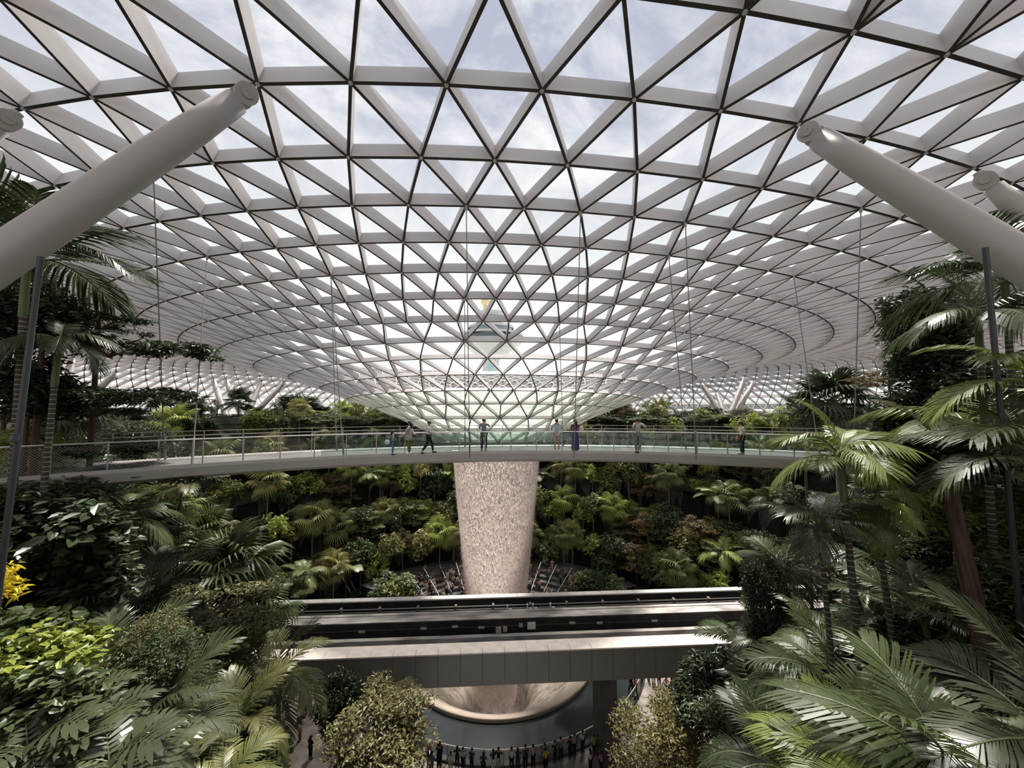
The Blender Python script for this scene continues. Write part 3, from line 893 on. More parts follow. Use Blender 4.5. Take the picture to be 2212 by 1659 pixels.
def fan_mesh(name, m, n=26, spread=250, petiole=.75, split=.42, seed=0, droop=.34):
    """a fan leaf on its stalk; blade radius 1, pointing along +x"""
    r = random.Random(seed); b = MB()
    b.tube([(0, 0, 0), (petiole*.5, 0, .12), (petiole, 0, .15)], [.02, .014, .010], 4, 1, cap=False)
    c = Vector((petiole, 0, .15)); dn = radians(spread)/n
    for i in range(n):
        a = -radians(spread)/2 + dn*(i+.5)
        L = (.78 + .22*cos(a*.6)) * r.uniform(.92, 1.04)
        def pt(q, w, z): return c + Vector((cos(a+w)*q, sin(a+w)*q, z))
        z1 = .03 - .02; h = dn*.5
        b.add([c, pt(L*split, -h, .05 - .06), pt(L*split, 0, .085 - .04), pt(L*split, h, -.01),
               pt(L*.8, -h*.45, -droop*.30), pt(L*.8, 0, .03-droop*.28), pt(L*.8, h*.45, -droop*.30), pt(L*1.0, 0, -droop*1.05)],
              [(0, 1, 2), (0, 2, 3), (1, 4, 5, 2), (2, 5, 6, 3), (4, 7, 5), (5, 7, 6)])
    return b.mesh(name, [m, M_STEM])
def cloud(P, size, rs, aspect=.42, tilt=.6, up=1.0, out=None):
    n = len(P)
    az = rs.rand(n)*2*pi
    d = np.stack([np.cos(az), np.sin(az), rs.randn(n)*.35 - .15], 1)
    if out is not None: d += out*1.0
    d /= np.linalg.norm(d, axis=1)[:, None]
    nr = rs.randn(n, 3)*tilt + np.array([0, 0, up])
    s = np.cross(d, nr); s /= np.linalg.norm(s, axis=1)[:, None] + 1e-9
    nn = np.cross(s, d)
    L = size*(.65 + .7*rs.rand(n))[:, None]
    w = L*aspect*.5
    V = np.stack([P, P + d*L*.30 + s*w*.95 + nn*L*.07, P + d*L*.68 + s*w*.72 + nn*L*.02, P + d*L - nn*L*.14,
                  P + d*L*.68 - s*w*.72 + nn*L*.02, P + d*L*.30 - s*w*.95 + nn*L*.07], 1).reshape(-1, 3)
    k = (np.arange(n)*6)[:, None]
    F = np.concatenate([k + np.array([0, 1, 2, 3]), k + np.array([0, 3, 4, 5])])
    return V, F
def cloud_mesh(name, m, P, size, seed=0, **kw):
    rs = np.random.RandomState(seed)
    V, F = cloud(np.array(P), size, rs, **kw)
    me = bpy.data.meshes.new(name); me.from_pydata(V.tolist(), [], F.tolist()); me.materials.append(m); me.update()
    return me
def pts_clusters(n, centers, rad, rs, flat=1.0):
    c = centers[rs.randint(0, len(centers), n)]
    d = rs.randn(n, 3); d /= np.linalg.norm(d, axis=1)[:, None]
    r = rad * rs.rand(n, 1)**.4
    d[:, 2] *= flat
    return c + d*r
def ellipsoid_centers(k, rs, rx=1, rz=1, inner=.55, low=-.7):
    out = []
    while len(out) < k:
        d = rs.randn(3); d /= np.linalg.norm(d)
        if d[2] < low: continue
        q = d * (inner + (1-inner)*rs.rand()) * np.array([rx, rx, rz]); out.append(q)
    return np.array(out)

def trunk_mesh(name, m, r=.5, taper=.6, seg=8, seed=0, wob=.01):
    rr_ = random.Random(seed); n = 8
    return MB().tube([(rr_.uniform(-wob, wob)*(0 < i < n), rr_.uniform(-wob, wob)*(0 < i < n), i/n) for i in range(n+1)], [r*(1-(1-taper)*i/n) for i in range(n+1)], seg).mesh(name, m, True)
# unit trunks: radius .5 in x/y, height 1
T_RING = trunk_mesh('trunk', M_RING, taper=.75); T_BARK = trunk_mesh('trunk', M_BARK, taper=.6); T_PALE = trunk_mesh('trunk', M_BARKP, taper=.7, seed=4)
T_STEM = trunk_mesh('stem', M_STEM, taper=.8)

G_GOLDF = leafmat('leaf_young_frond', (0.15, 0.17, 0.055))
G_OLB = leafmat('leaf_bright_olive', (0.13, 0.13, 0.05))
LIT_DARK = leafmat('leaf_far_lit_dark', (0.09, 0.135, 0.06)); LIT_MID = leafmat('leaf_far_lit_mid', (0.19, 0.25, 0.1)); LIT_OLIVE = leafmat('leaf_far_lit_olive', (0.29, 0.31, 0.13)); LIT_LIME = leafmat('leaf_far_lit_lime', (0.31, 0.39, 0.1))  # near greens raised: light the far wall lacks is put into the colour
FR = {}
for key, m_ in (('dark', G_DARK), ('mid', G_MID), ('lime', G_LIME), ('grey', G_GREY), ('olive', G_OLIVE), ('gold', G_GOLDF), ('dead', G_DEAD), ('hmid', LIT_MID), ('holive', LIT_OLIVE), ('hlime', LIT_LIME)):
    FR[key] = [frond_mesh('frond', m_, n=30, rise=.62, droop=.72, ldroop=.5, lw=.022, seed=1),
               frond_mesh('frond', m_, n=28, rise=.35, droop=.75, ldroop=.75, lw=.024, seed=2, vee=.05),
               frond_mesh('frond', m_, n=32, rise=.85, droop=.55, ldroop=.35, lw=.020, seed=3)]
FERN = [frond_mesh('frond', G_FERN, n=22, ll=.30, lw=.045, rise=.55, droop=.75, ldroop=.25, a0=80, a1=55, vee=.0, seed=5),
        frond_mesh('frond', G_FERN, n=22, ll=.28, lw=.045, rise=.8, droop=.8, ldroop=.2, a0=80, a1=55, vee=.0, seed=6)]
MONS = [frond_mesh('leaf_blade', G_GREY, n=8, ll=.62, lw=.055, rise=.25, droop=.45, ldroop=.3, a0=85, a1=35, vee=.1, seed=8)]
FAN = {}
for key, m_ in (('mid', G_MID), ('olive', G_OLIVE), ('lime', G_LIME), ('grey', G_GREY), ('dark', G_DARK), ('yellow', G_YEL), ('hmid', LIT_MID), ('holive', LIT_OLIVE), ('hlime', LIT_LIME)):
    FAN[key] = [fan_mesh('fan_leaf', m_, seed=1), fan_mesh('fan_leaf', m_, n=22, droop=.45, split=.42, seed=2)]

def trunk_part(root, me, vec, r):
    v = Vector(vec); L = v.length
    q = Vector((0, 0, 1)).rotation_difference(v.normalized()).to_euler()
    return link(me.name.split('.')[0], me, root, (0, 0, 0), q, (r*2, r*2, L))
def crown_fronds(root, meshes, top, L, n, r, pname='frond', lo=-25, hi=70, roll=.15):
    for i in range(n):
        f = i/(max(1, n-1)); az = i*2.39996 + r.uniform(-.25, .25)
        el = radians(hi + (lo-hi)*f + r.uniform(-6, 6))
        m = meshes[r.randrange(len(meshes))]
        s = L*r.uniform(.85, 1.1)
        link(pname, m, root, Vector(top) + Vector((0, 0, -.10*f*L*.3)), (r.uniform(-roll, roll), -el*.62, az), s)
PL = []     # (object, kind text, cat, region) -> labelled after everything stands
def palm(crown, L, key='mid', n=13, r_=.11, lean=(0, 0), region='', trunk=T_RING, desc='', seed=None, base=None, lo=-25, hi=70):
    r = random.Random(seed if seed is not None else int(crown[0]*91+crown[1]*37+crown[2]*13))
    bx, by = crown[0] + lean[0], crown[1] + lean[1]
    bz = terrain(bx, by) if base is None else base
    if bz > crown[2] - .3: bz = crown[2] - .3
    root = thing('feather_palm', loc=(bx, by, bz))
    top = Vector(crown) - Vector((bx, by, bz))
    trunk_part(root, trunk, top*.86, r_)
    sh = link('crownshaft', T_STEM, root, top*.84, Vector((0, 0, 1)).rotation_difference(top.normalized()).to_euler(), (r_*1.9, r_*1.9, top.length*.17))
    crown_fronds(root, FR[key], top, L, n, r, lo=lo, hi=hi)
    PL.append((root, desc or {'dark': 'dark green feather palm', 'mid': 'green feather palm', 'lime': 'bright lime green feather palm', 'grey': 'grey green feather palm', 'olive': 'olive green feather palm', 'gold': 'yellowish feather palm', 'dead': 'dry feather palm', 'hmid': 'green feather palm', 'holive': 'olive green feather palm', 'hlime': 'light green feather palm'}[key], 'palm', region))
    return root
def fanpalm(crown, L, key='mid', n=16, r_=.09, region='', lean=(0, 0), trunk=None, desc='', base=None):
    r = random.Random(int(crown[0]*71+crown[1]*31+crown[2]*17))
    bx, by = crown[0] + lean[0], crown[1] + lean[1]
    bz = terrain(bx, by) if base is None else base
    if bz > crown[2] - .3: bz = crown[2] - .3
    root = thing('fan_palm', loc=(bx, by, bz))
    top = Vector(crown) - Vector((bx, by, bz))
    trunk_part(root, trunk or T_PALE, top, r_)
    for i in range(n):
        f = i/(n-1); az = i*2.39996 + r.uniform(-.2, .2); el = radians(75 - 120*f)
        link('fan_leaf', FAN[key][r.randrange(2)], root, top, (r.uniform(-.3, .3), -el, az), L*.56*r.uniform(.85, 1.1))
    PL.append((root, desc or {'mid': 'green fan palm', 'olive': 'olive fan palm', 'lime': 'light green fan palm', 'grey': 'grey green fan palm', 'dark': 'dark fan palm', 'yellow': 'yellowish fan palm', 'hmid': 'green fan palm', 'holive': 'olive fan palm', 'hlime': 'light green fan palm'}[key], 'palm', region))
    return root
def treefern(crown, L, n=11, region='', base=None):
    r = random.Random(int(crown[0]*51+crown[2]*19))
    bz = terrain(crown[0], crown[1]) if base is None else base
    bz = min(bz, crown[2]-.4)
    root = thing('tree_fern', loc=(crown[0], crown[1], bz)); top = Vector((0, 0, crown[2]-bz))
    trunk_part(root, T_BARK, top, .16)
    crown_fronds(root, FERN, top, L, n, r, lo=0, hi=65)
    PL.append((root, 'pale green tree fern', 'fern', region)); return root

# crowns of leaves, unit sized (radius about 1)
def crown_mesh(name, m, n, size, seed, rx=1, rz=1, k=40, rad=.34, inner=.55, flat=1, aspect=.42, low=-.7):
    rs = np.random.RandomState(seed)
    c = ellipsoid_centers(k, rs, rx, rz, inner, low)
    return cloud_mesh(name, m, pts_clusters(n, c, rad, rs, flat), size, seed, aspect=aspect)
def tier_mesh(name, m, n, size, seed, k=26, thick=.05):
    rs = np.random.RandomState(seed); c = []
    for i in range(k):
        a = rs.rand()*2*pi; q = .2 + .8*rs.rand()**.6
        c.append((cos(a)*q, sin(a)*q, rs.randn()*thick - .12*q*q))
    return cloud_mesh(name, m, pts_clusters(n, np.array(c), .22, rs, .32), size, seed, tilt=.35)
def branch_mesh(k, seed, m=M_BARK, drop=0.0):
    rs = random.Random(seed); b = MB()
    for i in range(k):
        a = 2*pi*i/k + rs.uniform(-.3, .3); L = rs.uniform(.6, .95)
        b.tube([(0, 0, -.3), (cos(a)*L*.4, sin(a)*L*.4, -.10), (cos(a)*L, sin(a)*L, -.02)], [.030, .018, .006], 5, cap=False)
        for s in (-.5, .5):
            b.tube([(cos(a)*L*.4, sin(a)*L*.4, -.10), (cos(a+s)*L*.8, sin(a+s)*L*.8, .02)], [.012, .004], 4, cap=False)
    return b.mesh('branches', m)
BR_ = [branch_mesh(7, 1), branch_mesh(6, 2)]
CR = {}
def crown_set(key, m, n, size, **kw):
    CR[key] = [crown_mesh('foliage', m, n, size, s, **kw) for s in (11, 12, 13)]
crown_set('dark_dense', G_DARK, 5200, .16, k=70, rad=.30)
crown_set('mid_dense', G_MID, 4200, .15, k=55, rad=.30)
crown_set('olive_fine', G_OLIVE, 6500, .085, k=60, rad=.30)
crown_set('olive_bright', G_OLB, 6500, .085, k=60, rad=.30)
crown_set('mid_fine', G_MID, 5200, .095, k=50, rad=.28)
crown_set('big_leaf', G_MID, 2300, .22, k=45, rad=.32, aspect=.62)
crown_set('big_dark', G_DARK, 2400, .22, k=45, rad=.32, aspect=.62)
crown_set('yellow', G_YEL, 2000, .20, k=45, rad=.32, aspect=.5)
crown_set('lime', G_LIME, 2600, .17, k=40, rad=.3)
crown_set('rust_fine', G_RUST, 3600, .10, k=36, rad=.3, flat=.35)
crown_set('grey_big', G_GREY, 1100, .34, k=40, rad=.3, aspect=.35)
crown_set('gold', G_GOLD, 700, .30, k=20, rad=.3, aspect=.3)
# medium distance, lighter: brighter light painted into the leaf colour
crown_set('far_dark', LIT_DARK, 1100, .27, k=32, rad=.34, aspect=.5)
crown_set('far_mid', LIT_MID, 1000, .28, k=28, rad=.34, aspect=.5)
crown_set('far_olive', LIT_OLIVE, 1100, .24, k=28, rad=.32, aspect=.5)
crown_set('far_lime', LIT_LIME, 800, .26, k=22, rad=.34, aspect=.5)
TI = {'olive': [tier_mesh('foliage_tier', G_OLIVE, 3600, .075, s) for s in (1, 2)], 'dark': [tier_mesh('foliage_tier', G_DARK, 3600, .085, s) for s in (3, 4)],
      'mid': [tier_mesh('foliage_tier', LIT_MID, 2200, .10, s) for s in (5, 6)], 'rust': [tier_mesh('foliage_tier', G_RUST, 1300, .12, s) for s in (7, 8)]}
KTXT = {'olive_bright': 'bright olive leaved tree', 'dark_dense': 'dense dark green leafy tree', 'mid_dense': 'bushy green tree', 'olive_fine': 'small leaved olive tree crown', 'mid_fine': 'fine leaved green tree', 'big_leaf': 'broad leaved green shrub',
        'big_dark': 'broad leaved dark green shrub', 'yellow': 'yellow green leafy shrub', 'lime': 'bright lime green tree', 'rust_fine': 'rusty brown green feathery tree', 'grey_big': 'grey green long leaved plant', 'gold': 'golden yellow croton shrub',
        'far_dark': 'dark green leafy tree', 'far_mid': 'green leafy tree', 'far_olive': 'olive green leafy tree', 'far_lime': 'light green leafy tree'}
def tree(crown, R, key, region, rz=None, r_=.09, trunk=T_BARK, lean=(0, 0), nm=None, desc=None, base=None, stems=True, cat=None):
    r = random.Random(int(crown[0]*91+crown[1]*37+crown[2]*13))
    bx, by = crown[0] + lean[0], crown[1] + lean[1]
    bz = terrain(bx, by) if base is None else base
    shrub = crown[2] - bz < R*1.6
    root = thing(nm or ('leafy_shrub' if shrub else 'leafy_tree'), loc=(bx, by, bz))
    top = Vector(crown) - Vector((bx, by, bz))
    if top.z < .2: top.z = .2
    trunk_part(root, trunk, top*(1.0 if top.length > .5 else 1), r_)
    if stems: link('branches', BR_[r.randrange(2)], root, top, (0, 0, r.uniform(0, 6)), (R, R, (rz or R)))
    link('foliage', CR[key][r.randrange(3)], root, top, (0, 0, r.uniform(0, 6.28)), (R, R, rz or R))
    d = desc or KTXT[key]
    if not desc and shrub: d = d.replace(' tree', ' shrub')
    PL.append((root, d, cat or ('shrub' if shrub else 'tree'), region)); return root
def layered(x, y, tiers, key, region, r_=.10, desc=None, trunk=T_BARK, base=None):
    """tiers: (z, radius, dx, dy) from the top down"""
    r = random.Random(int(x*91+y*37)); bz = terrain(x, y) if base is None else base
    root = thing('tiered_tree', loc=(x, y, bz))
    trunk_part(root, trunk, (0, 0, tiers[0][0] - bz), r_)
    for z, R, dx, dy in tiers:
        a = r.uniform(0, 6.28)
        t = link('foliage_tier', TI[key][r.randrange(2)], root, (dx, dy, z-bz), (r.uniform(-.05, .05), r.uniform(-.05, .05), a), (R, R, R*.9))
        link('branches', BR_[r.randrange(2)], root, (dx*.5, dy*.5, z-bz), (0, 0, a), (R*.9, R*.9, R*.8))
    PL.append((root, desc or {'olive': 'tiered tree with olive layers', 'dark': 'tiered tree with dark layers', 'mid': 'tiered green tree with flat layers', 'rust': 'brownish tree with feathery layers'}[key], 'tree', region)); return root
def rosette(p, L, meshes, n, region, nm, desc, cat='plant', lo=5, hi=70, pn='leaf'):
    r = random.Random(int(p[0]*91+p[1]*37))
    root = thing(nm, loc=p)
    crown_fronds(root, meshes, (0, 0, .05), L, n, r, pname=pn, lo=lo, hi=hi)
    PL.append((root, desc, cat, region)); return root

# ---- left foreground, at (px, py, depth)
LF, RF = 'at the left foreground', 'at the right foreground'
palm(at(58, 560, 11.6), 3.1, 'dark', 13, .12, (-.35, .4), LF, desc='tall dark feather palm with ringed trunk beside the strut', hi=80, lo=-30)
palm(at(128, 735, 12), 1.5, 'dark', 9, .10, (-.3, 0), LF, desc='dark palm with drooping fronds below the left strut', lo=-50, hi=30)
palm(at(188, 1052, 16), 2.4, 'grey', 11, .11, (.1, 0), LF, lo=-45, hi=55)
palm(at(315, 1335, 15), 2.6, 'dark', 12, .10, (0, 0), LF)
palm(at(238, 1478, 11), 2.2, 'grey', 12, .09, (0, 0), LF)
palm(at(318, 1588, 9.5), 2.1, 'grey', 12, .08, (0, 0), LF)
palm(at(480, 1700, 9), 1.4, 'gold', 9, .07, (0, 0), LF, desc='yellow green young palm at the bottom edge')
palm(at(604, 1465, 17), 2.5, 'olive', 11, .12, (-.2, .3), LF, desc='palm with drooping fronds overlapping the left end of the guideway', lo=-50, hi=65)
palm(at(392, 1052, 20), 1.9, 'olive', 10, .09, (0, 0), LF)
palm(at(270, 1120, 17), 2.0, 'mid', 10, .09, (0, 0), LF)
palm(at(520, 1560, 13), 1.8, 'olive', 9, .08, (-.8, .2), LF)
fanpalm(at(150, 905, 17), 2.0, 'grey', 16, region=LF)
fanpalm(at(62, 985, 14), 1.4, 'yellow', 14, region=LF)
fanpalm(at(358, 1105, 24), 2.6, 'lime', 18, region=LF)
fanpalm(at(300, 1185, 19), 2.7, 'mid', 18, region=LF)
fanpalm(at(495, 1240, 20), 3.0, 'mid', 20, region=LF)
fanpalm(at(445, 1158, 25), 2.4, 'olive', 18, region=LF)
fanpalm(at(215, 1160, 17), 2.2, 'olive', 16, region=LF)
fanpalm(at(560, 1335, 21), 2.3, 'mid', 16, region=LF)
p = at(212, 720, 15)
layered(p.x, p.y, [(at(0, 690, 15).z, 1.6, .2, 0), (at(0, 735, 15).z, 2.8, 1.0, 0), (at(0, 845, 15).z, 2.5, 1.0, 0), (at(0, 880, 15).z, 1.9, -.4, .3), (at(0, 960, 15).z, 1.7, 1.2, -.2), (at(0, 1018, 15).z, 3.2, .8, 0)], 'dark', LF, .13, 'tall tiered tree with flat dark leaf layers above the bridge end')
p = at(430, 1340, 16)
layered(p.x, p.y, [(at(0, 1305, 16).z, 2.9, .2, 0), (at(0, 1345, 16).z, 2.4, .8, 0), (at(0, 1400, 16).z, 1.9, .9, 0), (at(0, 1440, 16).z, 1.5, .6, 0)], 'olive', LF, .07)
p = at(520, 1480, 17)
layered(p.x, p.y, [(at(0, 1440, 17).z, 1.5, .1, 0), (at(0, 1490, 17).z, 1.6, .2, 0)], 'olive', LF, .06)
tree(at(95, 700, 13), 1.3, 'dark_dense', LF, 1.3, .12); tree(at(62, 850, 13), 1.3, 'dark_dense', LF, 1.4, .1); tree(at(30, 640, 14), 1.2, 'dark_dense', LF)
tree(at(300, 960, 26), 2.2, 'mid_fine', LF, 1.9); tree(at(250, 1000, 22), 1.9, 'mid_fine', LF, 1.2); tree(at(110, 1000, 20), 1.7, 'mid_dense', LF)
tree(at(100, 1180, 11.5), 1.7, 'big_dark', LF, 1.3); tree(at(170, 1260, 12), 1.3, 'big_dark', LF, 1.0); tree(at(30, 1150, 12), 1.4, 'dark_dense', LF)
tree(at(52, 1440, 8.2), 1.1, 'yellow', LF, .85, .05); tree(at(-22, 1290, 9.5), .6, 'gold', LF, .8, .04); tree(at(40, 1560, 7.5), 1.0, 'big_leaf', LF, .8, .05); tree(at(-10, 1420, 8.5), 1.2, 'big_leaf', LF, 1.0)
tree(at(500, 1560, 15), 1.3, 'mid_fine', LF, .9); tree(at(545, 1650, 14), 1.1, 'big_leaf', LF, .8)
for q in ((140, 1615, 7.5), (200, 1580, 8), (235, 1650, 7), (90, 1650, 7), (300, 1650, 8), (170, 1530, 8.6), (60, 1620, 7)):
    c = at(*q); rosette(c, .95, MONS, 9, LF, 'monstera_plant', 'large split leaved plant', lo=-10, hi=60)

# ---- right foreground
palm(at(2065, 1010, 11.5), 2.6, 'olive', 11, .11, (.3, .5), RF, desc='large palm with long arching fronds reaching left', lo=-35, hi=60)
palm(at(2085, 915, 12.5), 2.7, 'lime', 8, .11, (.2, .3), RF, lo=0, hi=55)
palm(at(1815, 985, 10.5), 1.85, 'lime', 13, .10, (.35, 0), RF, lo=-35)
palm(at(1768, 1135, 10.8), 1.6, 'dark', 13, .08, (.35, 0), RF, desc='dark glossy palm on a slim trunk above the guideway end')
palm(at(1885, 1075, 11), 1.4, 'lime', 9, .09, (.5, 0), RF, lo=-60, hi=20)
palm(at(2112, 690, 10.5), 2.0, 'mid', 11, .10, (.2, .2), RF, hi=75)
palm(at(2170, 610, 11.5), 2.7, 'dark', 11, .11, (.2, .2), RF, hi=75)
palm(at(1700, 1235, 18), 2.3, 'mid', 11, .09, (.2, 0), RF)
palm(at(1612, 1400, 18), 2.2, 'mid', 12, .10, (.3, .2), RF)
palm(at(1680, 1400, 15), 1.8, 'grey', 10, .08, (.3, .2), RF)
palm(at(1770, 1370, 13.5), 2.1, 'grey', 11, .09, (.1, 0), RF)
palm(at(1810, 1470, 11.5), 2.2, 'mid', 11, .09, (.1, .1), RF)
palm(at(2000, 1350, 11), 1.9, 'grey', 12, .10, (.2, 0), RF)
palm(at(2120, 1365, 10.5), 1.6, 'mid', 11, .09, (.2, 0), RF)
palm(at(1930, 1240, 14), 2.3, 'grey', 11, .09, (.2, 0), RF)
palm(at(2090, 1725, 6.2), 2.3, 'mid', 13, .08, (.2, 0), RF, desc='big green palm filling the bottom right corner', lo=-5, hi=75)
palm(at(1930, 1730, 7.4), 2.1, 'lime', 12, .08, (.2, 0), RF, lo=0)
palm(at(2310, 1640, 6.2), 2.3, 'grey', 12, .08, (.2, 0), RF, lo=-15)
palm(at(1700, 1670, 9), 1.9, 'dark', 11, .08, (.2, 0), RF)
palm(at(2230, 820, 8.5), 2.0, 'lime', 10, .09, (.2, 0), RF)
palm(at(2240, 990, 8.0), 2.2, 'mid', 10, .09, (.2, 0), RF)
fanpalm(at(1800, 870, 24), 2.8, 'dark', 18, region=RF)
palm(at(1735, 905, 26), 2.4, 'dark', 11, .1, (0, 0), RF)
fanpalm(at(1650, 1530, 14), 1.9, 'dark', 16, region=RF)
fanpalm(at(1890, 1390, 12.5), 1.9, 'grey', 14, region=RF)
p = at(1995, 780, 16)
tree(at(1992, 700, 16), 1.45, 'dark_dense', RF, 1.7, .14, nm='leafy_tree', desc='tall dark columnar tree, the lower part hidden by arching fronds')
tree(at(2005, 800, 15.6), 1.5, 'dark_dense', RF, 1.5, .14); tree(at(1985, 900, 15.3), 1.5, 'dark_dense', RF, 1.2, .12)
tree(at(1658, 1270, 15), .75, 'dark_dense', RF, 1.3, .14, desc='creeper covered column of dark leaves beside the guideway'); tree(at(1665, 1400, 15), .8, 'dark_dense', RF, 1.5, .14, desc='dark creeper column below the guideway end')
tree(at(1750, 1420, 13), .8, 'dark_dense', RF, 1.0)
tree(at(2040, 1000, 9.2), .9, 'big_dark', RF, .6, .2, lean=(.6, -.1), nm='leafy_tree', desc='thick brown trunked tree with dark leaves')
tree(at(2100, 950, 13), 1.3, 'mid_fine', RF, .8, .14, trunk=T_PALE, lean=(.9, 0), nm='leafy_tree', desc='pale smooth trunked tree leaning behind the brown trunk')
tree(at(2165, 1180, 11), 1.1, 'lime', RF, .9); tree(at(2185, 1050, 12), 1.3, 'mid_fine', RF, 1.0); tree(at(2170, 1370, 9.5), .9, 'lime', RF, .9); tree(at(2120, 1470, 9), .8, 'mid_dense', RF, .7)
tree(at(2200, 1270, 9.5), 1.1, 'mid_dense', RF, 1.0); tree(at(1990, 1180, 13.5), 1.3, 'mid_dense', RF, .8); tree(at(2110, 1275, 11.5), .55, 'gold', RF, .7, .04)
tree(at(1900, 1170, 17), 1.7, 'dark_dense', RF, 1.2); tree(at(2100, 1110, 14), 1.6, 'dark_dense', RF, 1.3); tree(at(2120, 850, 14), 1.5, 'dark_dense', RF, 1.2)
tree(at(1790, 1210, 20), 1.7, 'olive_fine', RF, 1.1); tree(at(1920, 820, 20), 1.6, 'rust_fine', RF, .8)
tree(at(1830, 1560, 10), .9, 'big_dark', RF, .6); tree(at(1900, 1430, 11), .9, 'big_dark', RF, .7)
tree(at(1660, 1530, 16), .8, 'lime', RF, .5)
# plaza trees
tree(at(815, 1575, 21.5), 2.95, 'olive_bright', 'on the plaza', 2.0, .13, desc='wide olive crowned tree left of the pond', base=0)
tree(at(735, 1520, 23.5), 1.3, 'dark_dense', 'on the plaza', 1.8, .12, desc='dark tree behind the wide olive crown', base=0)
tree(at(860, 1515, 22.5), 1.3, 'olive_bright', 'on the plaza', .9, .10, desc='small olive tree touching the guideway underside', base=0)
tree(at(1425, 1610, 20), 2.3, 'olive_bright', 'on the plaza', 2.3, .13, desc='round brownish olive tree right of the pond', base=0)
tree(at(1500, 1650, 20), 2.1, 'rust_fine', 'on the plaza', 1.7, .12, desc='brown green tree at the bottom edge right of the pond', base=0)
tree(at(1545, 1490, 20), 2.0, 'dark_dense', 'on the plaza', 1.9, .12, desc='dark green tree just below the right end of the guideway', base=0)
tree(at(1610, 1600, 17), 2.2, 'mid_fine', 'on the plaza', 1.6, .12, desc='fine leaved tree between the dark tree and the palms', base=0)
tree(at(755, 1700, 20), 1.3, 'mid_dense', 'on the plaza', 1.4, .1, desc='green tree at the bottom edge left of the pond', base=0)

# ---- filler over the slopes, standing on the ground
fr_ = random.Random(21)
def fill(x0, x1, y0, y1, n, region, gap=1.0):
    spots = []; tries = 0
    while len(spots) < n and tries < n*30:
        tries += 1
        px, py = fr_.uniform(x0, x1), fr_.uniform(y0, y1)
        g = ground_hit(px, py)
        if g is None or g.z < .3 and abs(g.x) < 24 or g.y < 9.5: continue
        g = Vector((g.x + fr_.uniform(-.3, .3), g.y + fr_.uniform(-.3, .3), 0)); g.z = terrain(g.x, g.y)
        if g.z < .3: continue
        if any((s.x-g.x)**2 + (s.y-g.y)**2 < (gap*(.5 + g.y/30))**2 for s in spots): continue
        spots.append(g)
    for g in spots:
        D = g.y; k = fr_.random(); sc = .42 + D/30 + fr_.uniform(0, .35)
        if k < .18: rosette(g, 1.2*sc, FR[fr_.choice(['grey', 'mid', 'olive', 'dark'])], 9, region, 'young_palm', 'low young palm', 'palm', pn='frond')
        elif k < .30: fanpalm((g.x, g.y, g.z + fr_.uniform(1, 3)*sc), 1.3*sc, fr_.choice(['mid', 'grey', 'olive', 'dark']), 12, .07, region)
        elif k < .38: rosette(g, 1.2*sc, FERN, 9, region, 'ground_fern', 'spreading green fern', 'fern', pn='frond')
        elif k < .50: tree((g.x, g.y, g.z + fr_.uniform(1.6, 3.6)*sc), .9*sc, fr_.choice(['mid_fine', 'olive_fine', 'dark_dense', 'mid_dense', 'lime']), region, .8*sc, .06)
        else: tree((g.x, g.y, g.z + .5*sc), .95*sc, fr_.choice(['big_leaf', 'big_dark', 'big_leaf', 'dark_dense', 'mid_dense', 'grey_big', 'big_dark', 'lime' if fr_.random() < .3 else 'big_dark']), region, .75*sc, .05, stems=False)
fill(-120, 560, 1040, 1760, 95, 'on the left slope')
fill(1640, 2330, 1020, 1760, 95, 'on the right slope')

# ---- the terraces behind the waterfall
TN = ['beyond the far steps', 'on the lowest far ledge', 'on the second far ledge', 'on the third far ledge', 'on the top far ledge', 'on the garden terrace']
def creeper(a, k, w, h, key):
    R = R_EDGE + TIER_W*k - .45
    x = -1.9 + R*sin(a)/.75; y = 43 + R*cos(a); z1 = TIER_0 + TIER_H*k + .7
    root = thing('hanging_creeper', loc=(x, y, z1), rz=-a*.9)
    link('foliage', CREEP[key][fr_.randrange(2)], root, (0, 0, 0), (0, 0, 0), (w, 1, h))
    PL.append((root, {'mid': 'green creeper', 'dark': 'dark green creeper', 'lime': 'light green creeper'}[key] + ' hanging over the edge', 'creeper', TN[k].replace('on the', 'of the')))
def creep_mesh(m, seed):
    rs = np.random.RandomState(seed); n = 900
    x = rs.rand(n)*2 - 1; lim = (.35 + .65*np.abs(np.sin(x*4 + seed)))*np.sqrt(1 - x*x*.8)
    z = -rs.rand(n)**.8*lim; z[:250] = rs.rand(250)*.12
    P_ = np.stack([x, rs.rand(n)*-.35 + .1, z], 1)
    rs2 = np.random.RandomState(seed); V, F = cloud(P_, .16, rs2, aspect=.8, tilt=.8)
    me = bpy.data.meshes.new('foliage'); me.from_pydata(V.tolist(), [], F.tolist()); me.materials.append(m); me.update(); return me
CREEP = {k: [creep_mesh(m, s) for s in (1, 2)] for k, m in (('mid', LIT_MID), ('dark', LIT_DARK), ('lime', LIT_LIME))}
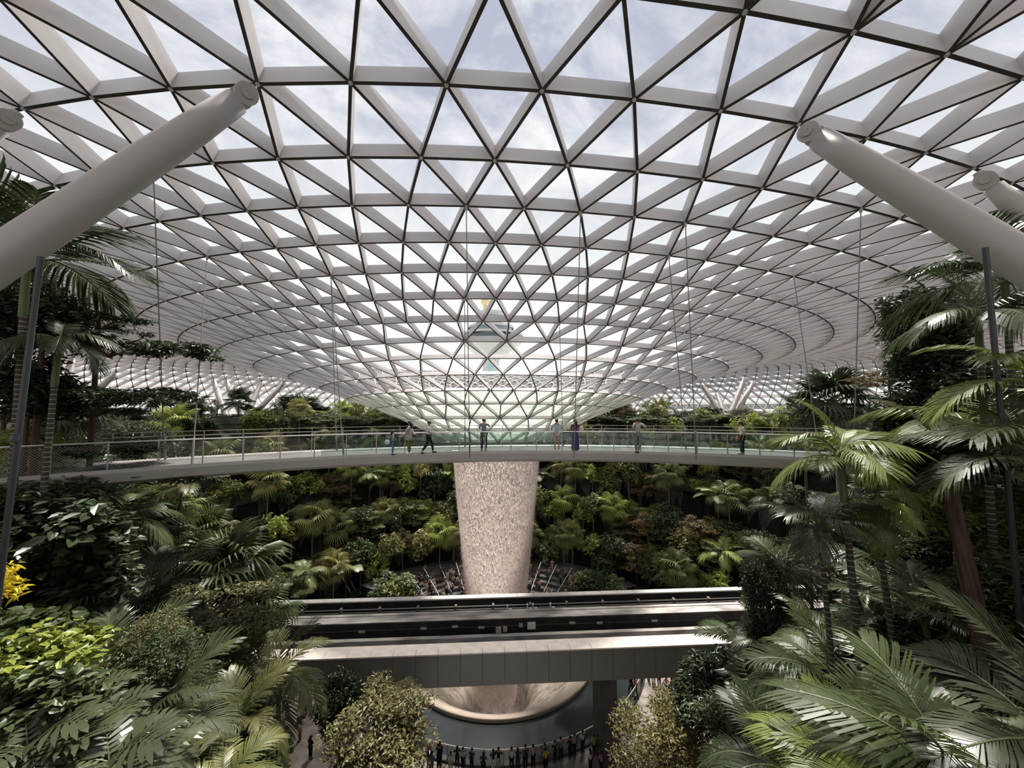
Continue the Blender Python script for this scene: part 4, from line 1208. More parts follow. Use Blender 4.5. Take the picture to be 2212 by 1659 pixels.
for k in range(0, 5):
    R = R_EDGE + TIER_W*k
    z = TIER_0 + TIER_H*k if k else TIER_0
    a = -1.42
    while a < 1.40:
        x = -1.9 + (R+1.4)*sin(a)/.75; y = 43 + (R+1.4)*cos(a)
        zz = terrain(x, y)
        q = proj((x, y, zz+3))
        if not (330 < q[0] < 1900): a += .05; continue
        if k >= 2 and (430 < q[0] < 640 or 1480 < q[0] < 1640) and fr_.random() < .5: a += .06; continue
        c = fr_.random(); H = fr_.uniform(3.0, 6.5)
        jx, jy = fr_.uniform(-.5, .5), fr_.uniform(-.6, .6)
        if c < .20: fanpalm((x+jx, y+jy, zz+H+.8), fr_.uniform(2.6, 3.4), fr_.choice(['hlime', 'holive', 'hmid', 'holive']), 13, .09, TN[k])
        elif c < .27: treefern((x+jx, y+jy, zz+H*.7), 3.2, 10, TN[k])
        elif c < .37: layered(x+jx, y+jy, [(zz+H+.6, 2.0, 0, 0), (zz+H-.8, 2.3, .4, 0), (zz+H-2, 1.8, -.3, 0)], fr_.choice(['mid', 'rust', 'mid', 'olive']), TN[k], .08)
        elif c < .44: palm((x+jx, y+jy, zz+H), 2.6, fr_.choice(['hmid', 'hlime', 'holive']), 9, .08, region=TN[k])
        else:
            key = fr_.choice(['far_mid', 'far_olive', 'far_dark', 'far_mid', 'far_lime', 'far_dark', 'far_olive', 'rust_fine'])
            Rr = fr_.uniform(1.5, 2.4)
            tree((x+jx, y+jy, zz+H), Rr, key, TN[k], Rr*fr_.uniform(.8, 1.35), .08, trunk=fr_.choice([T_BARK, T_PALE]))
        # low planting along the parapet
        if fr_.random() < .85:
            Rr = fr_.uniform(1.0, 1.6); b = a + .03
            xs_ = -1.9 + (R+.5)*sin(b)/.75; ys_ = 43 + (R+.5)*cos(b)
            tree((xs_, ys_, terrain(xs_, ys_)+.6), Rr, fr_.choice(['far_mid', 'far_dark', 'far_olive', 'far_lime', 'grey_big', 'big_leaf']), TN[k], .75*Rr, .05, stems=False)
        if k and fr_.random() < .55: creeper(a + fr_.uniform(-.03, .03), k, fr_.uniform(1.4, 3.0), fr_.uniform(1.2, 3.0), fr_.choice(['mid', 'dark', 'mid', 'lime']))
        a += fr_.uniform(.055, .085) * (22/(R+2)) * 1.25
# skyline planting on the garden level behind the bridge
GL = 'behind the footbridge'
def sky_tree(px, ytop, D, w, key, kind='tree'):
    top = at(px, ytop, D); gz = 24.5; h = top.z - gz
    if kind == 'tree':
        R = w/2*D/F_PX; rz = max(.8, min(h*.46, R*1.3)); tree((top.x, D, top.z - rz), R, key, GL, rz, .12, base=gz)
    elif kind == 'palm': palm((top.x, D, top.z - w*.28*D/F_PX), w/2*D/F_PX*1.05, key, 11, .12, region=GL, base=gz)
    else: fanpalm((top.x, D, top.z - w*.3*D/F_PX), w/2*D/F_PX*1.1, key, 14, .12, region=GL, base=gz)
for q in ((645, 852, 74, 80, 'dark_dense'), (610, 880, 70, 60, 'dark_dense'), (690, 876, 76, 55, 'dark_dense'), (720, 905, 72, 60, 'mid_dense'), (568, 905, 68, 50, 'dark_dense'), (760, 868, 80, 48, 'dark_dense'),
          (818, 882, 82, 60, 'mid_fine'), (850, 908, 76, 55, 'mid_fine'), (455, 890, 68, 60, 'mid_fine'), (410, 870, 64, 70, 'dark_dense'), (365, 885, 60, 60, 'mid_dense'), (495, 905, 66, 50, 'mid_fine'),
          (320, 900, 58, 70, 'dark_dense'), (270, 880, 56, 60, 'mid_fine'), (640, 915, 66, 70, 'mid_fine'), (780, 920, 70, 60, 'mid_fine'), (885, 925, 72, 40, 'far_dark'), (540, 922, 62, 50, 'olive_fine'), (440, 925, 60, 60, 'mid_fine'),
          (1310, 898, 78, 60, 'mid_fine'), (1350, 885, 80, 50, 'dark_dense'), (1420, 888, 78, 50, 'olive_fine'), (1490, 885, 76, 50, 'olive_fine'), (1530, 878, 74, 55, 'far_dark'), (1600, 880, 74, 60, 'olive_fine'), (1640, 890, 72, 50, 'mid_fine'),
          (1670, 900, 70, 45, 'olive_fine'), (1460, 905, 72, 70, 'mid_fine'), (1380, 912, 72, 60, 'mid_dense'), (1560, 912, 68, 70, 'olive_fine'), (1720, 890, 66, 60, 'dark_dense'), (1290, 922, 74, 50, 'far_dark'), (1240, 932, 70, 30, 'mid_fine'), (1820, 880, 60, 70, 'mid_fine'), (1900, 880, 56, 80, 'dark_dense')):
    sky_tree(*q)
for q in ((517, 848, 64, 70, 'dark', 'fan'), (430, 858, 62, 60, 'dark', 'palm'), (385, 850, 60, 60, 'dark', 'palm'), (340, 852, 58, 60, 'dark', 'palm'), (470, 868, 64, 50, 'mid', 'palm'),
          (1395, 868, 76, 50, 'mid', 'palm'), (1440, 866, 74, 50, 'mid', 'palm'), (1700, 880, 64, 60, 'dark', 'palm'), (560, 885, 66, 50, 'mid', 'fan'), (1300, 888, 76, 40, 'dark', 'fan')):
    sky_tree(*q)
for i in range(46):
    px = -60 + i*52 + fr_.uniform(-12, 12)
    if 905 < px < 1225: continue
    sky_tree(px, 918 + fr_.uniform(0, 12), 62 + fr_.uniform(-3, 8), fr_.uniform(70, 100), fr_.choice(['mid_dense', 'dark_dense', 'mid_fine', 'far_dark', 'big_leaf', 'far_dark']))

for sg in (-1, 1):
    for j in range(9):
        a = sg*(.86 + .045*j); R = R_EDGE - 3.6 + fr_.uniform(0, 4)
        x = -1.9 + R*sin(a)/.95; y = 43 + R*cos(a)*.93 + .3
        Rr = fr_.uniform(1.0, 1.7)
        tree((x, y, 1.2 + fr_.uniform(0, 2.5)), Rr, fr_.choice(['far_mid', 'far_dark', 'far_olive', 'big_leaf', 'far_lime']), TN[0], Rr*.9, .07, base=0)
# ------------------------------------------------------------------ people
M_SKIN = mat('skin', (.36, .20, .14), .5); M_HAIR = mat('hair', (.018, .013, .011), .55)
M_CLO = clothmat('cloth'); M_SHOE = mat('shoe', (.05, .045, .04), .6); M_SHOEW = mat('white_shoe', (.7, .7, .68), .6)
dg_tmp = []
def skin_mesh(name, chains, m, sub=1):
    idx = {}; vs = []; rad = []; es = []
    def vid(p, r):
        k = (round(p[0], 4), round(p[1], 4), round(p[2], 4))
        if k not in idx: idx[k] = len(vs); vs.append(k); rad.append(r)
        return idx[k]
    for ch in chains:
        prev = None
        for p, r in ch:
            i = vid(p, r)
            if prev is not None and prev != i: es.append((prev, i))
            prev = i
    me = bpy.data.meshes.new(name); me.from_pydata(vs, es, []); me.update()
    o = bpy.data.objects.new('tmp', me); scene.collection.objects.link(o)
    sk = o.modifiers.new('s', 'SKIN'); sk.use_smooth_shade = True; sk.branch_smoothing = .6
    for i, r in enumerate(rad):
        q = me.skin_vertices[0].data[i]; q.radius = (r, r) if not hasattr(r, '__len__') else r
        q.use_root = (i == 0)
    if sub:
        sb = o.modifiers.new('b', 'SUBSURF'); sb.levels = sub; sb.render_levels = sub
    dg = bpy.context.evaluated_depsgraph_get(); dg.update()
    out = bpy.data.meshes.new_from_object(o.evaluated_get(dg)); out.name = name
    bpy.data.objects.remove(o, do_unlink=True); bpy.data.meshes.remove(me)
    out.materials.clear(); out.materials.append(m)
    n = len(out.vertices); co = np.empty(n*3); out.vertices.foreach_get('co', co); co = co.reshape(-1, 3)
    # flatten the trunk front to back
    zz = co[:, 2]; w = np.clip((zz - .80)/.1, 0, 1)*np.clip((1.50 - zz)/.06, 0, 1)*(np.abs(co[:, 0]) < .24)*(np.abs(co[:, 1]) < .22)
    co[:, 1] *= (1 - .25*w)
    out.vertices.foreach_set('co', co.ravel()); out.update()
    return out
def pose(kind):
    """joints; the figure looks along +y; height 1.72"""
    J = dict(pel=(0, 0, .95), wai=(0, 0, 1.10), che=(0, 0, 1.30), top=(0, 0, 1.42), nec=(0, .005, 1.50), hd=(0, .02, 1.60), cr=(0, .01, 1.68), lean=0)
    for s, n in ((-1, 'l'), (1, 'r')):
        J['hip'+n] = (s*.09, 0, .90); J['kn'+n] = (s*.10, .02, .50); J['an'+n] = (s*.10, -.01, .09); J['to'+n] = (s*.11, .16, .035)
        J['sh'+n] = (s*.185, 0, 1.42); J['el'+n] = (s*.23, -.02, 1.14); J['wr'+n] = (s*.23, .05, .90)
    if kind == 'phone':
        J['elr'] = (.24, .02, 1.15); J['wrr'] = (.12, .26, 1.22); J['hd'] = (0, .05, 1.595); J['cr'] = (0, .055, 1.675)
    if kind == 'both':
        for s, n in ((-1, 'l'), (1, 'r')): J['el'+n] = (s*.24, .05, 1.15); J['wr'+n] = (s*.10, .28, 1.30)
    if kind == 'rail':
        for s, n in ((-1, 'l'), (1, 'r')): J['el'+n] = (s*.27, .08, 1.18); J['wr'+n] = (s*.20, .32, 1.12)
    if kind == 'walk':
        J['knl'] = (-.10, .18, .53); J['anl'] = (-.10, .24, .12); J['tol'] = (-.11, .40, .07)
        J['knr'] = (.10, -.05, .50); J['anr'] = (.10, -.32, .14); J['tor'] = (.11, -.20, .04)
        J['ell'] = (-.24, -.1, 1.15); J['wrl'] = (-.22, -.06, .92); J['elr'] = (.22, .06, 1.14); J['wrr'] = (.14, .26, 1.12)
        J['hd'] = (0, .05, 1.595); J['cr'] = (0, .055, 1.675)
    if kind == 'up':
        J['elr'] = (.30, .10, 1.28); J['wrr'] = (.12, .24, 1.50); J['ell'] = (-.24, .03, 1.15); J['wrl'] = (-.16, .25, 1.2)
    if kind == 'lean':
        J['knl'] = (-.10, .10, .50); J['anl'] = (.02, .20, .09); J['tol'] = (.02, .36, .035)
        J['elr'] = (.24, .02, 1.15); J['wrr'] = (.06, .26, 1.20); J['ell'] = (-.40, -.06, 1.22); J['wrl'] = (-.50, -.10, 1.04); J['hd'] = (0, .06, 1.59); J['cr'] = (0, .075, 1.67)
    if kind == 'reach':
        J['ell'] = (-.34, .10, 1.16); J['wrl'] = (-.52, .26, 1.0); J['elr'] = (.24, 0, 1.14); J['wrr'] = (.22, .06, .9)
    if kind == 'sit':
        dz = .47
        for k in ('pel', 'wai', 'che', 'top', 'nec', 'hd', 'cr', 'hipl', 'hipr', 'shl', 'shr', 'ell', 'elr', 'wrl', 'wrr'):
            J[k] = (J[k][0], J[k][1], J[k][2] - dz)
        for s, n in ((-1, 'l'), (1, 'r')):
            J['kn'+n] = (s*.13, .42, .48); J['an'+n] = (s*.13, .42, .09); J['to'+n] = (s*.13, .58, .035); J['wr'+n] = (s*.12, .28, .56)
    return J
def hand_chains(J, n, s, fine):
    w = Vector(J['wr'+n]); e = Vector(J['el'+n]); d = (w - e).normalized()
    pal = w + d*.075
    ch = [[(tuple(w), .024), (tuple(pal), (.036, .018))]]
    if fine:
        sd = d.cross(Vector((0, 1, 0.3))).normalized()
        fw = d.cross(sd).normalized()
        for i, (o, L) in enumerate(((-.027, .062), (-.009, .074), (.009, .070), (.026, .055))):
            b = pal + sd*o + d*.01; m = b + d*L*.55; t = m + (d*.8 + fw*.5)*L*.5
            ch.append([(tuple(pal), (.036, .018)), (tuple(b), .010), (tuple(m), .0085), (tuple(t), .007)])
        tb = w + d*.035; ch.append([(tuple(w), .024), (tuple(tb + sd*-.03), .011), (tuple(tb + sd*-.05 + d*.035), .009)])
    return ch
BODY = {}
def body_set(kind, fine=False, skirt=False, shorts=False):
    key = (kind, fine, skirt, shorts)
    if key in BODY: return BODY[key]
    J = pose(kind); c = []
    c.append([(J['pel'], .125), (J['wai'], .105), (J['che'], .13), (J['top'], .10), (J['nec'], .052), (J['hd'], .088), (J['cr'], .066)])
    for s, n in ((-1, 'l'), (1, 'r')):
        c.append([(J['pel'], .125), (J['hip'+n], .095), (J['kn'+n], .058), (J['an'+n], .038), (J['to'+n], .03)])
        c.append([(J['top'], .10), (J['sh'+n], .058), (J['el'+n], .040), (J['wr'+n], .024)])
        c += hand_chains(J, n, s, fine)
    # nose and ears keep the head readable
    h = Vector(J['hd'])
    body = skin_mesh('body', c, M_SKIN, 1)
    t = [[(J['pel'], .145), (J['wai'], .125), (J['che'], .148), (J['top'], .115), ((J['nec'][0], J['nec'][1], J['nec'][2]-.035), .060)]]
    for s, n in ((-1, 'l'), (1, 'r')):
        e = Vector(J['sh'+n]).lerp(Vector(J['el'+n]), .85); t.append([(J['top'], .115), (J['sh'+n], .074), (tuple(e), .062)])
    top = skin_mesh('shirt', t, M_CLO, 1)
    b = []
    for s, n in ((-1, 'l'), (1, 'r')):
        kn = Vector(J['kn'+n]); an = Vector(J['an'+n])
        if shorts: b.append([(J['pel'], .138), (J['hip'+n], .112), (tuple(Vector(J['hip'+n]).lerp(kn, .88)), .095)])
        else: b.append([(J['pel'], .138), (J['hip'+n], .110), (tuple(kn), .080), (tuple(kn.lerp(an, .92)), .062)])
    bottom = skin_mesh('trousers', b, M_CLO, 1)
    if skirt:
        bottom = MB().lathe([(.125, 1.12), (.16, .98), (.19, .75), (.20, .45), (.22, .12), (.20, .11)], 18).mesh('skirt', M_CLO, True)
    hm = MB(); hc = h + Vector((0, -.016, .035)); hm.ball(hc, (.094, .104, .093), 14, 8)
    hair = hm.mesh('hair', M_HAIR, True)
    lm = MB(); lm.ball(hc, (.10, .108, .094), 14, 8).tube([h + Vector((0, -.07, .04)), h + Vector((0, -.10, -.10)), h + Vector((0, -.11, -.24))], [.09, .085, .05], 12)
    hairl = lm.mesh('hair', M_HAIR, True)
    sm = MB()
    for n in 'lr':
        a = Vector(J['an'+n]); to = Vector(J['to'+n]); m_ = (a + to)/2; m_.z = min(a.z, to.z + .03)
        sm.tube([(a.x, a.y-.05, max(.045, m_.z-.02)), (m_.x, m_.y, max(.045, m_.z-.015)), (to.x, to.y+.01, max(.035, to.z))], [.048, .050, .036], 10)
    sh = sm.mesh('shoes', M_SHOE, True); shw = sm.mesh('shoes', M_SHOEW, True)
    fm = MB()          # nose, eyes, mouth, ears
    f = h + Vector((0, .085, -.005))
    fm.tube([f + Vector((0, -.005, .028)), f + Vector((0, .012, -.012))], [.007, .013], 6)
    for s in (-1, 1): fm.ball(h + Vector((s*.088, .0, 0)), (.012, .02, .03), 8, 5)
    face = fm.mesh('face', M_SKIN, True)
    BODY[key] = dict(body=body, shirt=top, trousers=bottom, hair=hair, hairl=hairl, shoes=sh, shoesw=shw, face=face, J=J)
    return BODY[key]
def person(p, H, heading, kind, topc, botc, label, group=None, long_hair=False, fine=False, skirt=False, shorts=False, white_shoes=False, skin=None):
    B_ = body_set(kind, fine, skirt, shorts)
    root = thing('person', label, 'person', p, heading, group); root.scale = (H/1.72,)*3
    link('body', B_['body'], root)
    a = link('shirt', B_['shirt'], root); a.color = (*topc, 1)
    b = link('skirt' if skirt else 'trousers', B_['trousers'], root); b.color = (*botc, 1)
    link('hair', B_['hairl' if long_hair else 'hair'], root)
    link('shoes', B_['shoesw' if white_shoes else 'shoes'], root)
    if fine: link('face', B_['face'], root)
    return root
def on_deck(px, py):
    return atz(px, py, DZ)
FB = 'people on the footbridge'
def phone(root, c, parentkind=None, lab='dark phone held up'):
    m = MB().bb(-.04, .04, -.006, .006, -.08, .08).mesh('phone', M_DARK)
    o = link('phone', m, None, root.matrix_basis @ Vector(c), (radians(-30), 0, root.rotation_euler.z)); return o
M_PLAID = mat('plaid_shirt', (.05, .06, .12), .8)
nt = M_PLAID.node_tree; ck = nt.nodes.new('ShaderNodeTexBrick'); ck.offset = 0; ck.inputs['Scale'].default_value = 16; ck.inputs['Mortar Size'].default_value = .06
ck.inputs['Color1'].default_value = (.045, .055, .13, 1); ck.inputs['Color2'].default_value = (.07, .05, .10, 1); ck.inputs['Mortar'].default_value = (.35, .35, .42, 1); ck.inputs['Row Height'].default_value = .5
tcn = nt.nodes.new('ShaderNodeTexCoord'); mpn = nt.nodes.new('ShaderNodeMapping'); mpn.inputs['Rotation'].default_value = (radians(90), 0, 0)
nt.links.new(tcn.outputs['Object'], mpn.inputs[0]); nt.links.new(mpn.outputs[0], ck.inputs['Vector']); nt.links.new(ck.outputs[0], nt.nodes['Principled BSDF'].inputs['Base Color'])
M_FLOR = mat('floral_blouse', (.16, .16, .17), .85, col2=(.48, .47, .45), nscale=22)

pr = person(on_deck(1045, 975.5), 1.76, radians(5), 'up', (.05, .06, .12), (.03, .035, .045), 'person in a navy plaid shirt and cap seen from behind mid bridge', fine=True)
for ch in pr.children:
    if ch.name.startswith('shirt'):
        me = ch.data.copy(); me.materials.clear(); me.materials.append(M_PLAID); ch.data = me
MB().ball((0, .02, 1.665), (.098, .104, .065), 14, 7).ball((0, .11, 1.65), (.06, .07, .012), 10, 5).build('cap', mat('cap_cloth', (.22, .20, .17), .9), pr, True)
pr = person(on_deck(848, 982.5), 1.22, radians(-70), 'reach', (.25, .32, .38), (.10, .16, .30), 'person small as a child in a denim shirt and jeans with pale blue bag', long_hair=True, fine=True)
bagm = mat('pale_blue_bag', (.50, .60, .66), .7)
bg = MB().ball((0, 0, 0), (.14, .07, .12), 12, 8).tube([(-.08, 0, .08), (-.05, 0, .3), (.05, 0, .3), (.08, 0, .08)], .01, 5).build('shoulder_bag', bagm, None, True)
bg.location = on_deck(836, 982.5) + Vector((0, 0, .62)); tag(bg, 'pale blue bag carried by the child on the footbridge', 'bag')
pr = person(on_deck(884, 981.5), 1.68, radians(95), 'reach', (.3, .3, .3), (.12, .16, .04), 'person in a grey floral blouse and olive trousers facing left', long_hair=True, fine=True, white_shoes=True)
for ch in pr.children:
    if ch.name.startswith('shirt'):
        me = ch.data.copy(); me.materials.clear(); me.materials.append(M_FLOR); ch.data = me
MB().lathe([(.13, 1.36), (.20, 1.2), (.25, .95), (.27, .74), (.25, .74)], 16).build('blouse_hem', M_FLOR, pr, True)
hb = MB().ball((0, 0, 0), (.13, .06, .10), 12, 8).tube([(-.06, 0, .08), (-.1, 0, .5), (0, 0, .62)], .01, 5).build('shoulder_bag', mat('wine_bag', (.10, .03, .03), .5), None, True)
hb.location = on_deck(895, 981.5) + Vector((0, -.12, .95)); tag(hb, 'dark red bag at the hip of the person in the floral blouse', 'bag')
person(on_deck(925, 980), 1.66, radians(-85), 'walk', (.62, .61, .60), (.02, .02, .024), 'person in a white top and black trousers walking right', fine=True)
person(on_deck(1203, 975.5), 1.74, radians(8), 'rail', (.40, .48, .55), (.40, .35, .28), 'person in a light blue shirt and beige shorts seen from behind', fine=True, shorts=True, white_shoes=True)
pr = person(on_deck(1243, 975), 1.72, radians(20), 'both', (.09, .04, .09), (.08, .05, .17), 'person in a long purple dress with very long dark hair', long_hair=True, fine=True, skirt=True)
hb = MB().ball((0, 0, 0), (.13, .07, .22), 12, 8).tube([(-.05, 0, .18), (-.12, 0, .42), (-.16, 0, .55)], .012, 5).build('shoulder_bag', mat('cream_bag', (.55, .42, .36), .8), None, True)
hb.location = on_deck(1256, 975) + Vector((0, 0, 1.12)); tag(hb, 'cream shoulder bag of the person in the purple dress', 'bag')
person(on_deck(1379, 977.5), 1.80, radians(165), 'lean', (.42, .41, .39), (.17, .18, .17), 'person in a grey tee and grey trousers looking down at a phone', fine=True)
pr = person(on_deck(1604, 983.5), 1.68, radians(80), 'phone', (.60, .54, .52), (.02, .02, .024), 'person in a white top and black trousers near the right palms', long_hair=True, fine=True)
hb = MB().ball((0, 0, 0), (.10, .05, .12), 12, 8).tube([(0, 0, .1), (.05, 0, .5)], .01, 5).build('shoulder_bag', mat('tan_bag', (.35, .22, .17), .7), None, True)
hb.location = on_deck(1592, 983.5) + Vector((0, -.05, .82)); tag(hb, 'tan bag beside the person near the right palms', 'bag')
MB().bb(-.2, .2, -.12, .12, 0, .01).build('paper_sheet', mat('paper', (.85, .85, .84), .6))
o = bpy.data.objects['paper_sheet']; o.location = on_deck(985, 974) + Vector((0, 0, .012)); tag(o, 'white paper sheet lying on the bridge deck', 'paper')

# crowd: colours named so each label is true
COL = {'black': (.015, .015, .017), 'white': (.70, .69, .67), 'grey': (.20, .20, .20), 'navy': (.025, .035, .08), 'red': (.42, .04, .04), 'pink': (.62, .30, .30), 'yellow': (.66, .45, .04),
       'blue': (.10, .22, .42), 'green': (.10, .22, .08), 'beige': (.48, .40, .30), 'dark': (.03, .028, .028), 'orange': (.75, .18, .03), 'lime': (.42, .52, .08)}
CW = []
def crowd(p, top, bot, kind, heading, place, long_hair=False, H=None):
    o = person(p, H or fr_.uniform(1.55, 1.80), heading, kind, COL[top], COL[bot], None, None, long_hair)
    CW.append((o, 'person in %s top, %s trousers, %s' % (top, bot, {'up': 'reaching', 'both': 'filming', 'sit': 'sitting', 'walk': 'walking'}.get(kind, 'standing')), place)); return o
PR = 'at the pond railing'
def ground_at(px, py): return atz(px, py, 0.0)
rail_people = [(948, 1660, 'black', 'dark', 'rail'), (952, 1648, 'dark', 'black', 'both'), (990, 1652, 'black', 'dark', 'rail'), (1003, 1650, 'white', 'black', 'rail'), (1021, 1654, 'black', 'dark', 'phone'),
   (1066, 1656, 'black', 'white', 'both'), (1077, 1654, 'black', 'beige', 'rail'), (1104, 1653, 'white', 'black', 'rail'), (1117, 1651, 'black', 'dark', 'rail'), (1134, 1654, 'dark', 'black', 'phone'),
   (1152, 1660, 'pink', 'black', 'rail'), (1173, 1642, 'grey', 'black', 'rail'), (1198, 1645, 'black', 'dark', 'rail'), (1210, 1641, 'grey', 'dark', 'rail'), (1232, 1638, 'black', 'black', 'both'), (1240, 1631, 'pink', 'dark', 'rail'),
   (1253, 1617, 'white', 'black', 'up'), (1290, 1610, 'black', 'dark', 'up'), (1297, 1626, 'white', 'black', 'phone'), (1310, 1608, 'black', 'black', 'rail'), (1322, 1604, 'dark', 'black', 'rail'), (1326, 1570, 'black', 'dark', 'phone'),
   (1300, 1648, 'dark', 'black', 'phone'), (1284, 1635, 'lime', 'dark', 'phone'), (1179, 1665, 'yellow', 'black', 'phone'), (1276, 1668, 'white', 'black', 'phone'), (1300, 1672, 'pink', 'dark', 'both'), (1318, 1660, 'black', 'grey', 'phone'),
   (1336, 1668, 'black', 'dark', 'phone'), (926, 1655, 'pink', 'dark', 'phone'), (932, 1672, 'blue', 'grey', 'phone'), (973, 1672, 'white', 'beige', 'phone'), (1044, 1676, 'black', 'dark', 'phone'), (1335, 1630, 'dark', 'black', 'phone')]
for px, py, t_, b_, kd in rail_people:
    p = ground_at(px, py)
    v = Vector((PC.x - p.x, PC.y - p.y))
    if v.length < 16.45: p = Vector((PC.x, PC.y, 0)) - Vector((v.x, v.y, 0)).normalized()*16.45
    v = Vector((PC.x - p.x, PC.y - p.y))
    crowd(p, t_, b_, kd, atan2(v.y, v.x) - pi/2 + fr_.uniform(-.4, .4), PR, long_hair=fr_.random() < .4)
PLZL, PLZR = 'left of the pond', 'right of the pond'
for px, py, t_, b_, kd in ((612, 1535, 'grey', 'black', 'phone'), (620, 1550, 'black', 'dark', 'phone'), (632, 1505, 'lime', 'grey', 'phone'), (655, 1520, 'red', 'dark', 'walk'), (684, 1522, 'white', 'beige', 'walk'), (655, 1560, 'yellow', 'black', 'sit'), (660, 1545, 'white', 'dark', 'phone'),
      (648, 1600, 'white', 'red', 'phone'), (778, 1512, 'yellow', 'dark', 'phone'), (640, 1490, 'white', 'black', 'phone'), (705, 1500, 'black', 'grey', 'walk'), (670, 1640, 'black', 'dark', 'phone'), (760, 1660, 'black', 'red', 'phone'), (805, 1655, 'red', 'black', 'phone')):
    crowd(ground_at(px, py), t_, b_, kd, fr_.uniform(0, 6.28), PLZL, long_hair=fr_.random() < .5)
for px, py, t_, b_, kd in ((1372, 1505, 'pink', 'dark', 'walk'), (1364, 1500, 'black', 'dark', 'walk'), (1386, 1470, 'white', 'black', 'phone'), (1412, 1478, 'grey', 'white', 'phone'), (1424, 1483, 'black', 'dark', 'phone'), (1434, 1512, 'white', 'beige', 'walk'), (1420, 1515, 'pink', 'white', 'sit'),
      (1452, 1484, 'black', 'black', 'phone'), (1446, 1522, 'grey', 'dark', 'phone'), (1462, 1546, 'black', 'dark', 'walk'), (1456, 1500, 'yellow', 'grey', 'phone'), (1475, 1537, 'black', 'black', 'phone'), (1466, 1500, 'beige', 'dark', 'both'), (1440, 1500, 'pink', 'grey', 'phone'), (1450, 1510, 'white', 'dark', 'phone'),
      (1478, 1478, 'white', 'navy', 'phone'), (1490, 1488, 'black', 'dark', 'phone'), (1500, 1510, 'black', 'white', 'sit'), (1430, 1540, 'white', 'black', 'sit'), (1402, 1470, 'red', 'black', 'phone'), (1470, 1470, 'blue', 'dark', 'phone'), (1462, 1490, 'white', 'dark', 'phone')):
    crowd(ground_at(px, py), t_, b_, kd, fr_.uniform(0, 6.28), PLZR, long_hair=fr_.random() < .5)
cols_ = ['white', 'black', 'white', 'black', 'red', 'blue', 'beige', 'grey', 'grey', 'pink', 'navy', 'white', 'black', 'beige']
def far_steps():
    m = MB()
    for i in range(5):
        z = .42*(i+1)
        n = 60
        R = R_EDGE - 4.2 + i*.95
        for j in range(n):
            a0_ = -1.05 + 2.1*j/n; a1_ = -1.05 + 2.1*(j+1)/n
            def q(a, r, zz): return (-1.9 + r*sin(a)/.95, 43 + r*cos(a)*.93 + .3, zz)
            m.add([q(a0_, R, z-.42), q(a1_, R, z-.42), q(a1_, R, z), q(a0_, R, z), q(a0_, R+4.5, z), q(a1_, R+4.5, z)], [(0, 1, 2, 3), (3, 2, 5, 4)])
    o = m.build('seating_steps', M_CONC); tag(o, 'curved dark stone seating steps beyond the bowl', 'steps'); return o
far_steps()
FS = 'on the far curved steps'
used_ = []
for i in range(92):
    for _ in range(20):
        row = fr_.randrange(5)
        a = fr_.uniform(-.98, -.12) if fr_.random() < .6 else fr_.uniform(.10, .98)
        R = R_EDGE - 4.2 + row*.95 + .45
        x = -1.9 + R*sin(a)/.95; y = 43 + R*cos(a)*.93 + .3
        if all((x-u)**2 + (y-v)**2 > .2 for u, v in used_): break
    used_.append((x, y))
    kd = fr_.choice(['sit', 'phone', 'sit', 'both', 'rail', 'phone'])
    crowd((x, y, .42*(row+1) - (.0 if kd != 'sit' else .0)), fr_.choice(cols_), fr_.choice(['black', 'dark', 'grey', 'navy', 'beige']), kd, pi - a + fr_.uniform(-.3, .3), FS, long_hair=fr_.random() < .5)
# slanted white handrails on the steps
for i, a in enumerate((-.80, -.66, -.52, -.38, .22, .36, .50, .64, .80)):
    R = R_EDGE - 4.4
    def q(a, r, z): return (-1.9 + r*sin(a)/.95, 43 + r*cos(a)*.93 + .3, z)
    o = thing('step_handrail', None, 'handrail', q(a, R, .1))
    p0 = Vector(q(a, R, .1)); p1 = Vector(q(a, R+4.4, 2.6))
    MB().tube([(0, 0, .9), tuple(p1 - p0 + Vector((0, 0, .6)))], .05, 6).build('handrail', M_BOXW, o)
    MB().tube([(0, 0, 0), (0, 0, .95)], .04, 6).build('post', M_RAILM, o); MB().tube([tuple(p1-p0), tuple(p1-p0+Vector((0, 0, .62)))], .04, 6).build('post', M_RAILM, o)
    PL.append((o, 'slanted pale handrail', 'handrail', FS))
# two workers on the upper left terrace
for px, D, t_, b_, kd in ((453, 58, 'orange', 'red', 'phone'), (420, 58, 'white', 'dark', 'phone'), (430, 59, 'grey', 'yellow', 'phone')):
    p = ground_hit(px, 1092); p = p + Vector((0, .2, 0)); crowd((p.x, p.y, terrain(p.x, p.y)), t_, b_, kd, pi, 'on the upper left terrace')

# ------------------------------------------------------------------ posts and stair flights
M_POLE = mat('dark_pole', (.035, .04, .045), .4)
a_, b_ = at(88, 555, 8.2), at(-2, 1190, 7.8)
o = thing('lamp_post', 'slanting dark steel pole among the left palms', 'pole', b_); MB().tube([(0, 0, -2), tuple(a_-b_)], .055, 10).build('pole', M_POLE, o); MB().tube([tuple((a_-b_)*.35 - Vector((0, .02, 0))), tuple((a_-b_)*.37)], .065, 10).build('joint_sleeve', M_POLE, o)
a_, b_ = at(2128, 535, 8.6), at(2175, 960, 8.6)
o = thing('lamp_post', 'slanting dark steel pole among the right palms', 'pole', b_); MB().tube([(0, 0, -4), tuple(a_-b_)], .055, 10).build('pole', M_POLE, o); MB().tube([tuple((a_-b_)*.35), tuple((a_-b_)*.37)], .065, 10).build('joint_sleeve', M_POLE, o)
M_ESC = mat('escalator_steel', (.60, .58, .56), .35, metal=.3)
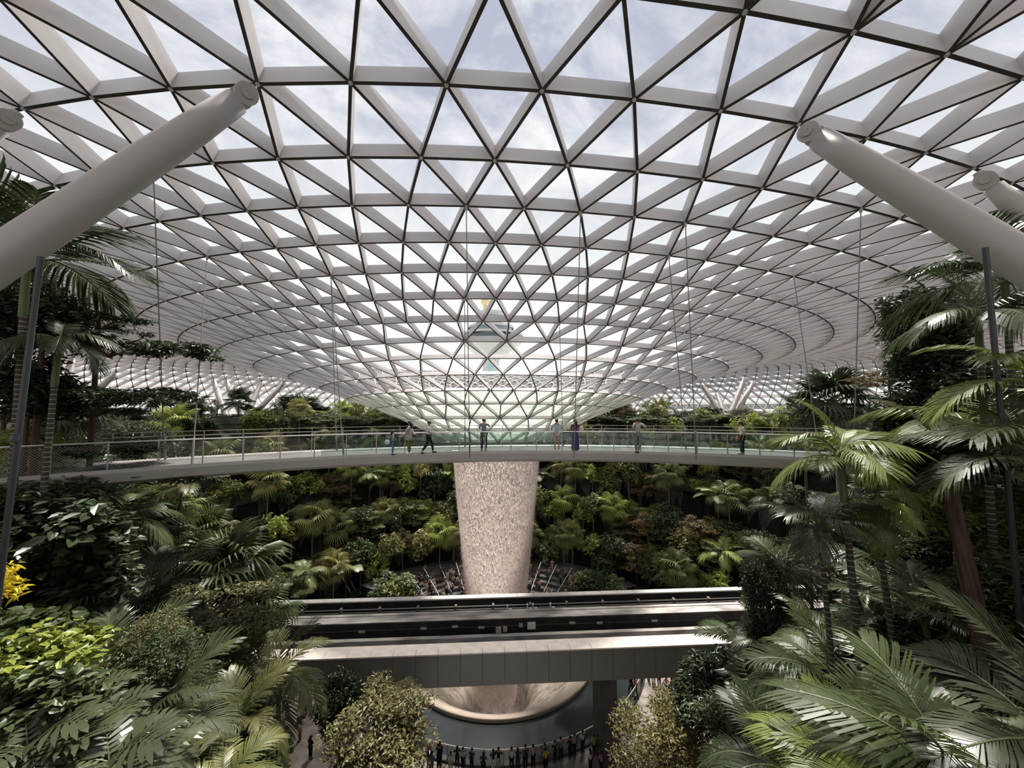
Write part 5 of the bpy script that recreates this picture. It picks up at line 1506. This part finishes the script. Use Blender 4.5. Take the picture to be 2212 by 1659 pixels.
for i, (x0, y0, x1, y1, D, wh) in enumerate(((590, 1124, 626, 1104, 52, 'upper left of the waterfall'), (604, 1214, 632, 1205, 52, 'middle left of the waterfall'), (740, 1248, 765, 1295, 54, 'leading down left of the waterfall'),
                          (1572, 1015, 1620, 1045, 56, 'upper right terrace'), (1440, 1192, 1462, 1178, 54, 'lower right of the waterfall'), (540, 1110, 566, 1106, 54, 'short level rail at the left'))):
    p0 = at(x0, y0, D); p1 = at(x1, y1, D)
    o = thing('escalator', 'pale escalator rails ' + wh, 'escalator', p0)
    d = p1 - p0
    for dy in (0, 1.3):
        MB().tube([(0, dy, 0), tuple(d + Vector((0, dy, 0)))], .09, 6).build('handrail', M_ESC, o)
    MB().add([(0, .1, -.5), (0, 1.2, -.5), tuple(d + Vector((0, 1.2, -.5))), tuple(d + Vector((0, .1, -.5)))], [(0, 1, 2, 3)]).build('steps', M_DARK, o)

# ------------------------------------------------------------------ labels that single out every plant and person
ORD = ['first', 'second', 'third', 'fourth', 'fifth', 'sixth', 'seventh', 'eighth', 'ninth', 'tenth', 'eleventh', 'twelfth', 'thirteenth', 'fourteenth', 'fifteenth', 'sixteenth', 'seventeenth', 'eighteenth', 'nineteenth', 'twentieth']
TENS = ['', '', 'twenty', 'thirty', 'forty', 'fifty', 'sixty', 'seventy', 'eighty', 'ninety']
def ordw(i):
    if i < 20: return ORD[i]
    n = i + 1
    if n % 10 == 0: return TENS[n//10][:-1] + 'ieth'
    return TENS[n//10] + '-' + ORD[n % 10 - 1]
bpy.context.view_layer.update()
def label_all(items, grp):
    g = {}
    for o, d, c, reg in items: g.setdefault((d, reg), []).append((o, c))
    for (d, reg), L_ in g.items():
        def cx(o):
            ch = [x for x in o.children if x.name.split('.')[0] in ('foliage', 'frond', 'fan_leaf', 'leaf', 'foliage_tier')]
            w = o.matrix_world @ (ch[0].location if ch else Vector((0, 0, 1)))
            return proj(w)[0]
        L_.sort(key=lambda t: cx(t[0]))
        nL = len(L_)
        for i, (o, c) in enumerate(L_):
            if nL == 1: lab = '%s %s' % (d, reg)
            elif nL == 2: lab = '%s %s of the two %s' % (('left', 'right')[i], d, reg)
            else:
                j = nL - 1 - i
                lab = ('%s %s, %s' % (d, reg, (ordw(i) + ' from the left' if i <= j else ordw(j) + ' from the right') if (i and j) else ('leftmost' if i == 0 else 'rightmost')))
            if len(lab.split()) > 16: lab = lab.replace('with flat ', 'of ').replace('behind the waterfall', 'behind the fall').replace('with broad arching fronds', '')
            tag(o, ' '.join(lab.split()), c, grp(o, d, reg))
label_all(PL, lambda o, d, reg: 'planting ' + reg)
label_all([(o, d, 'person', reg) for o, d, reg in CW], lambda o, d, reg: 'people ' + reg)
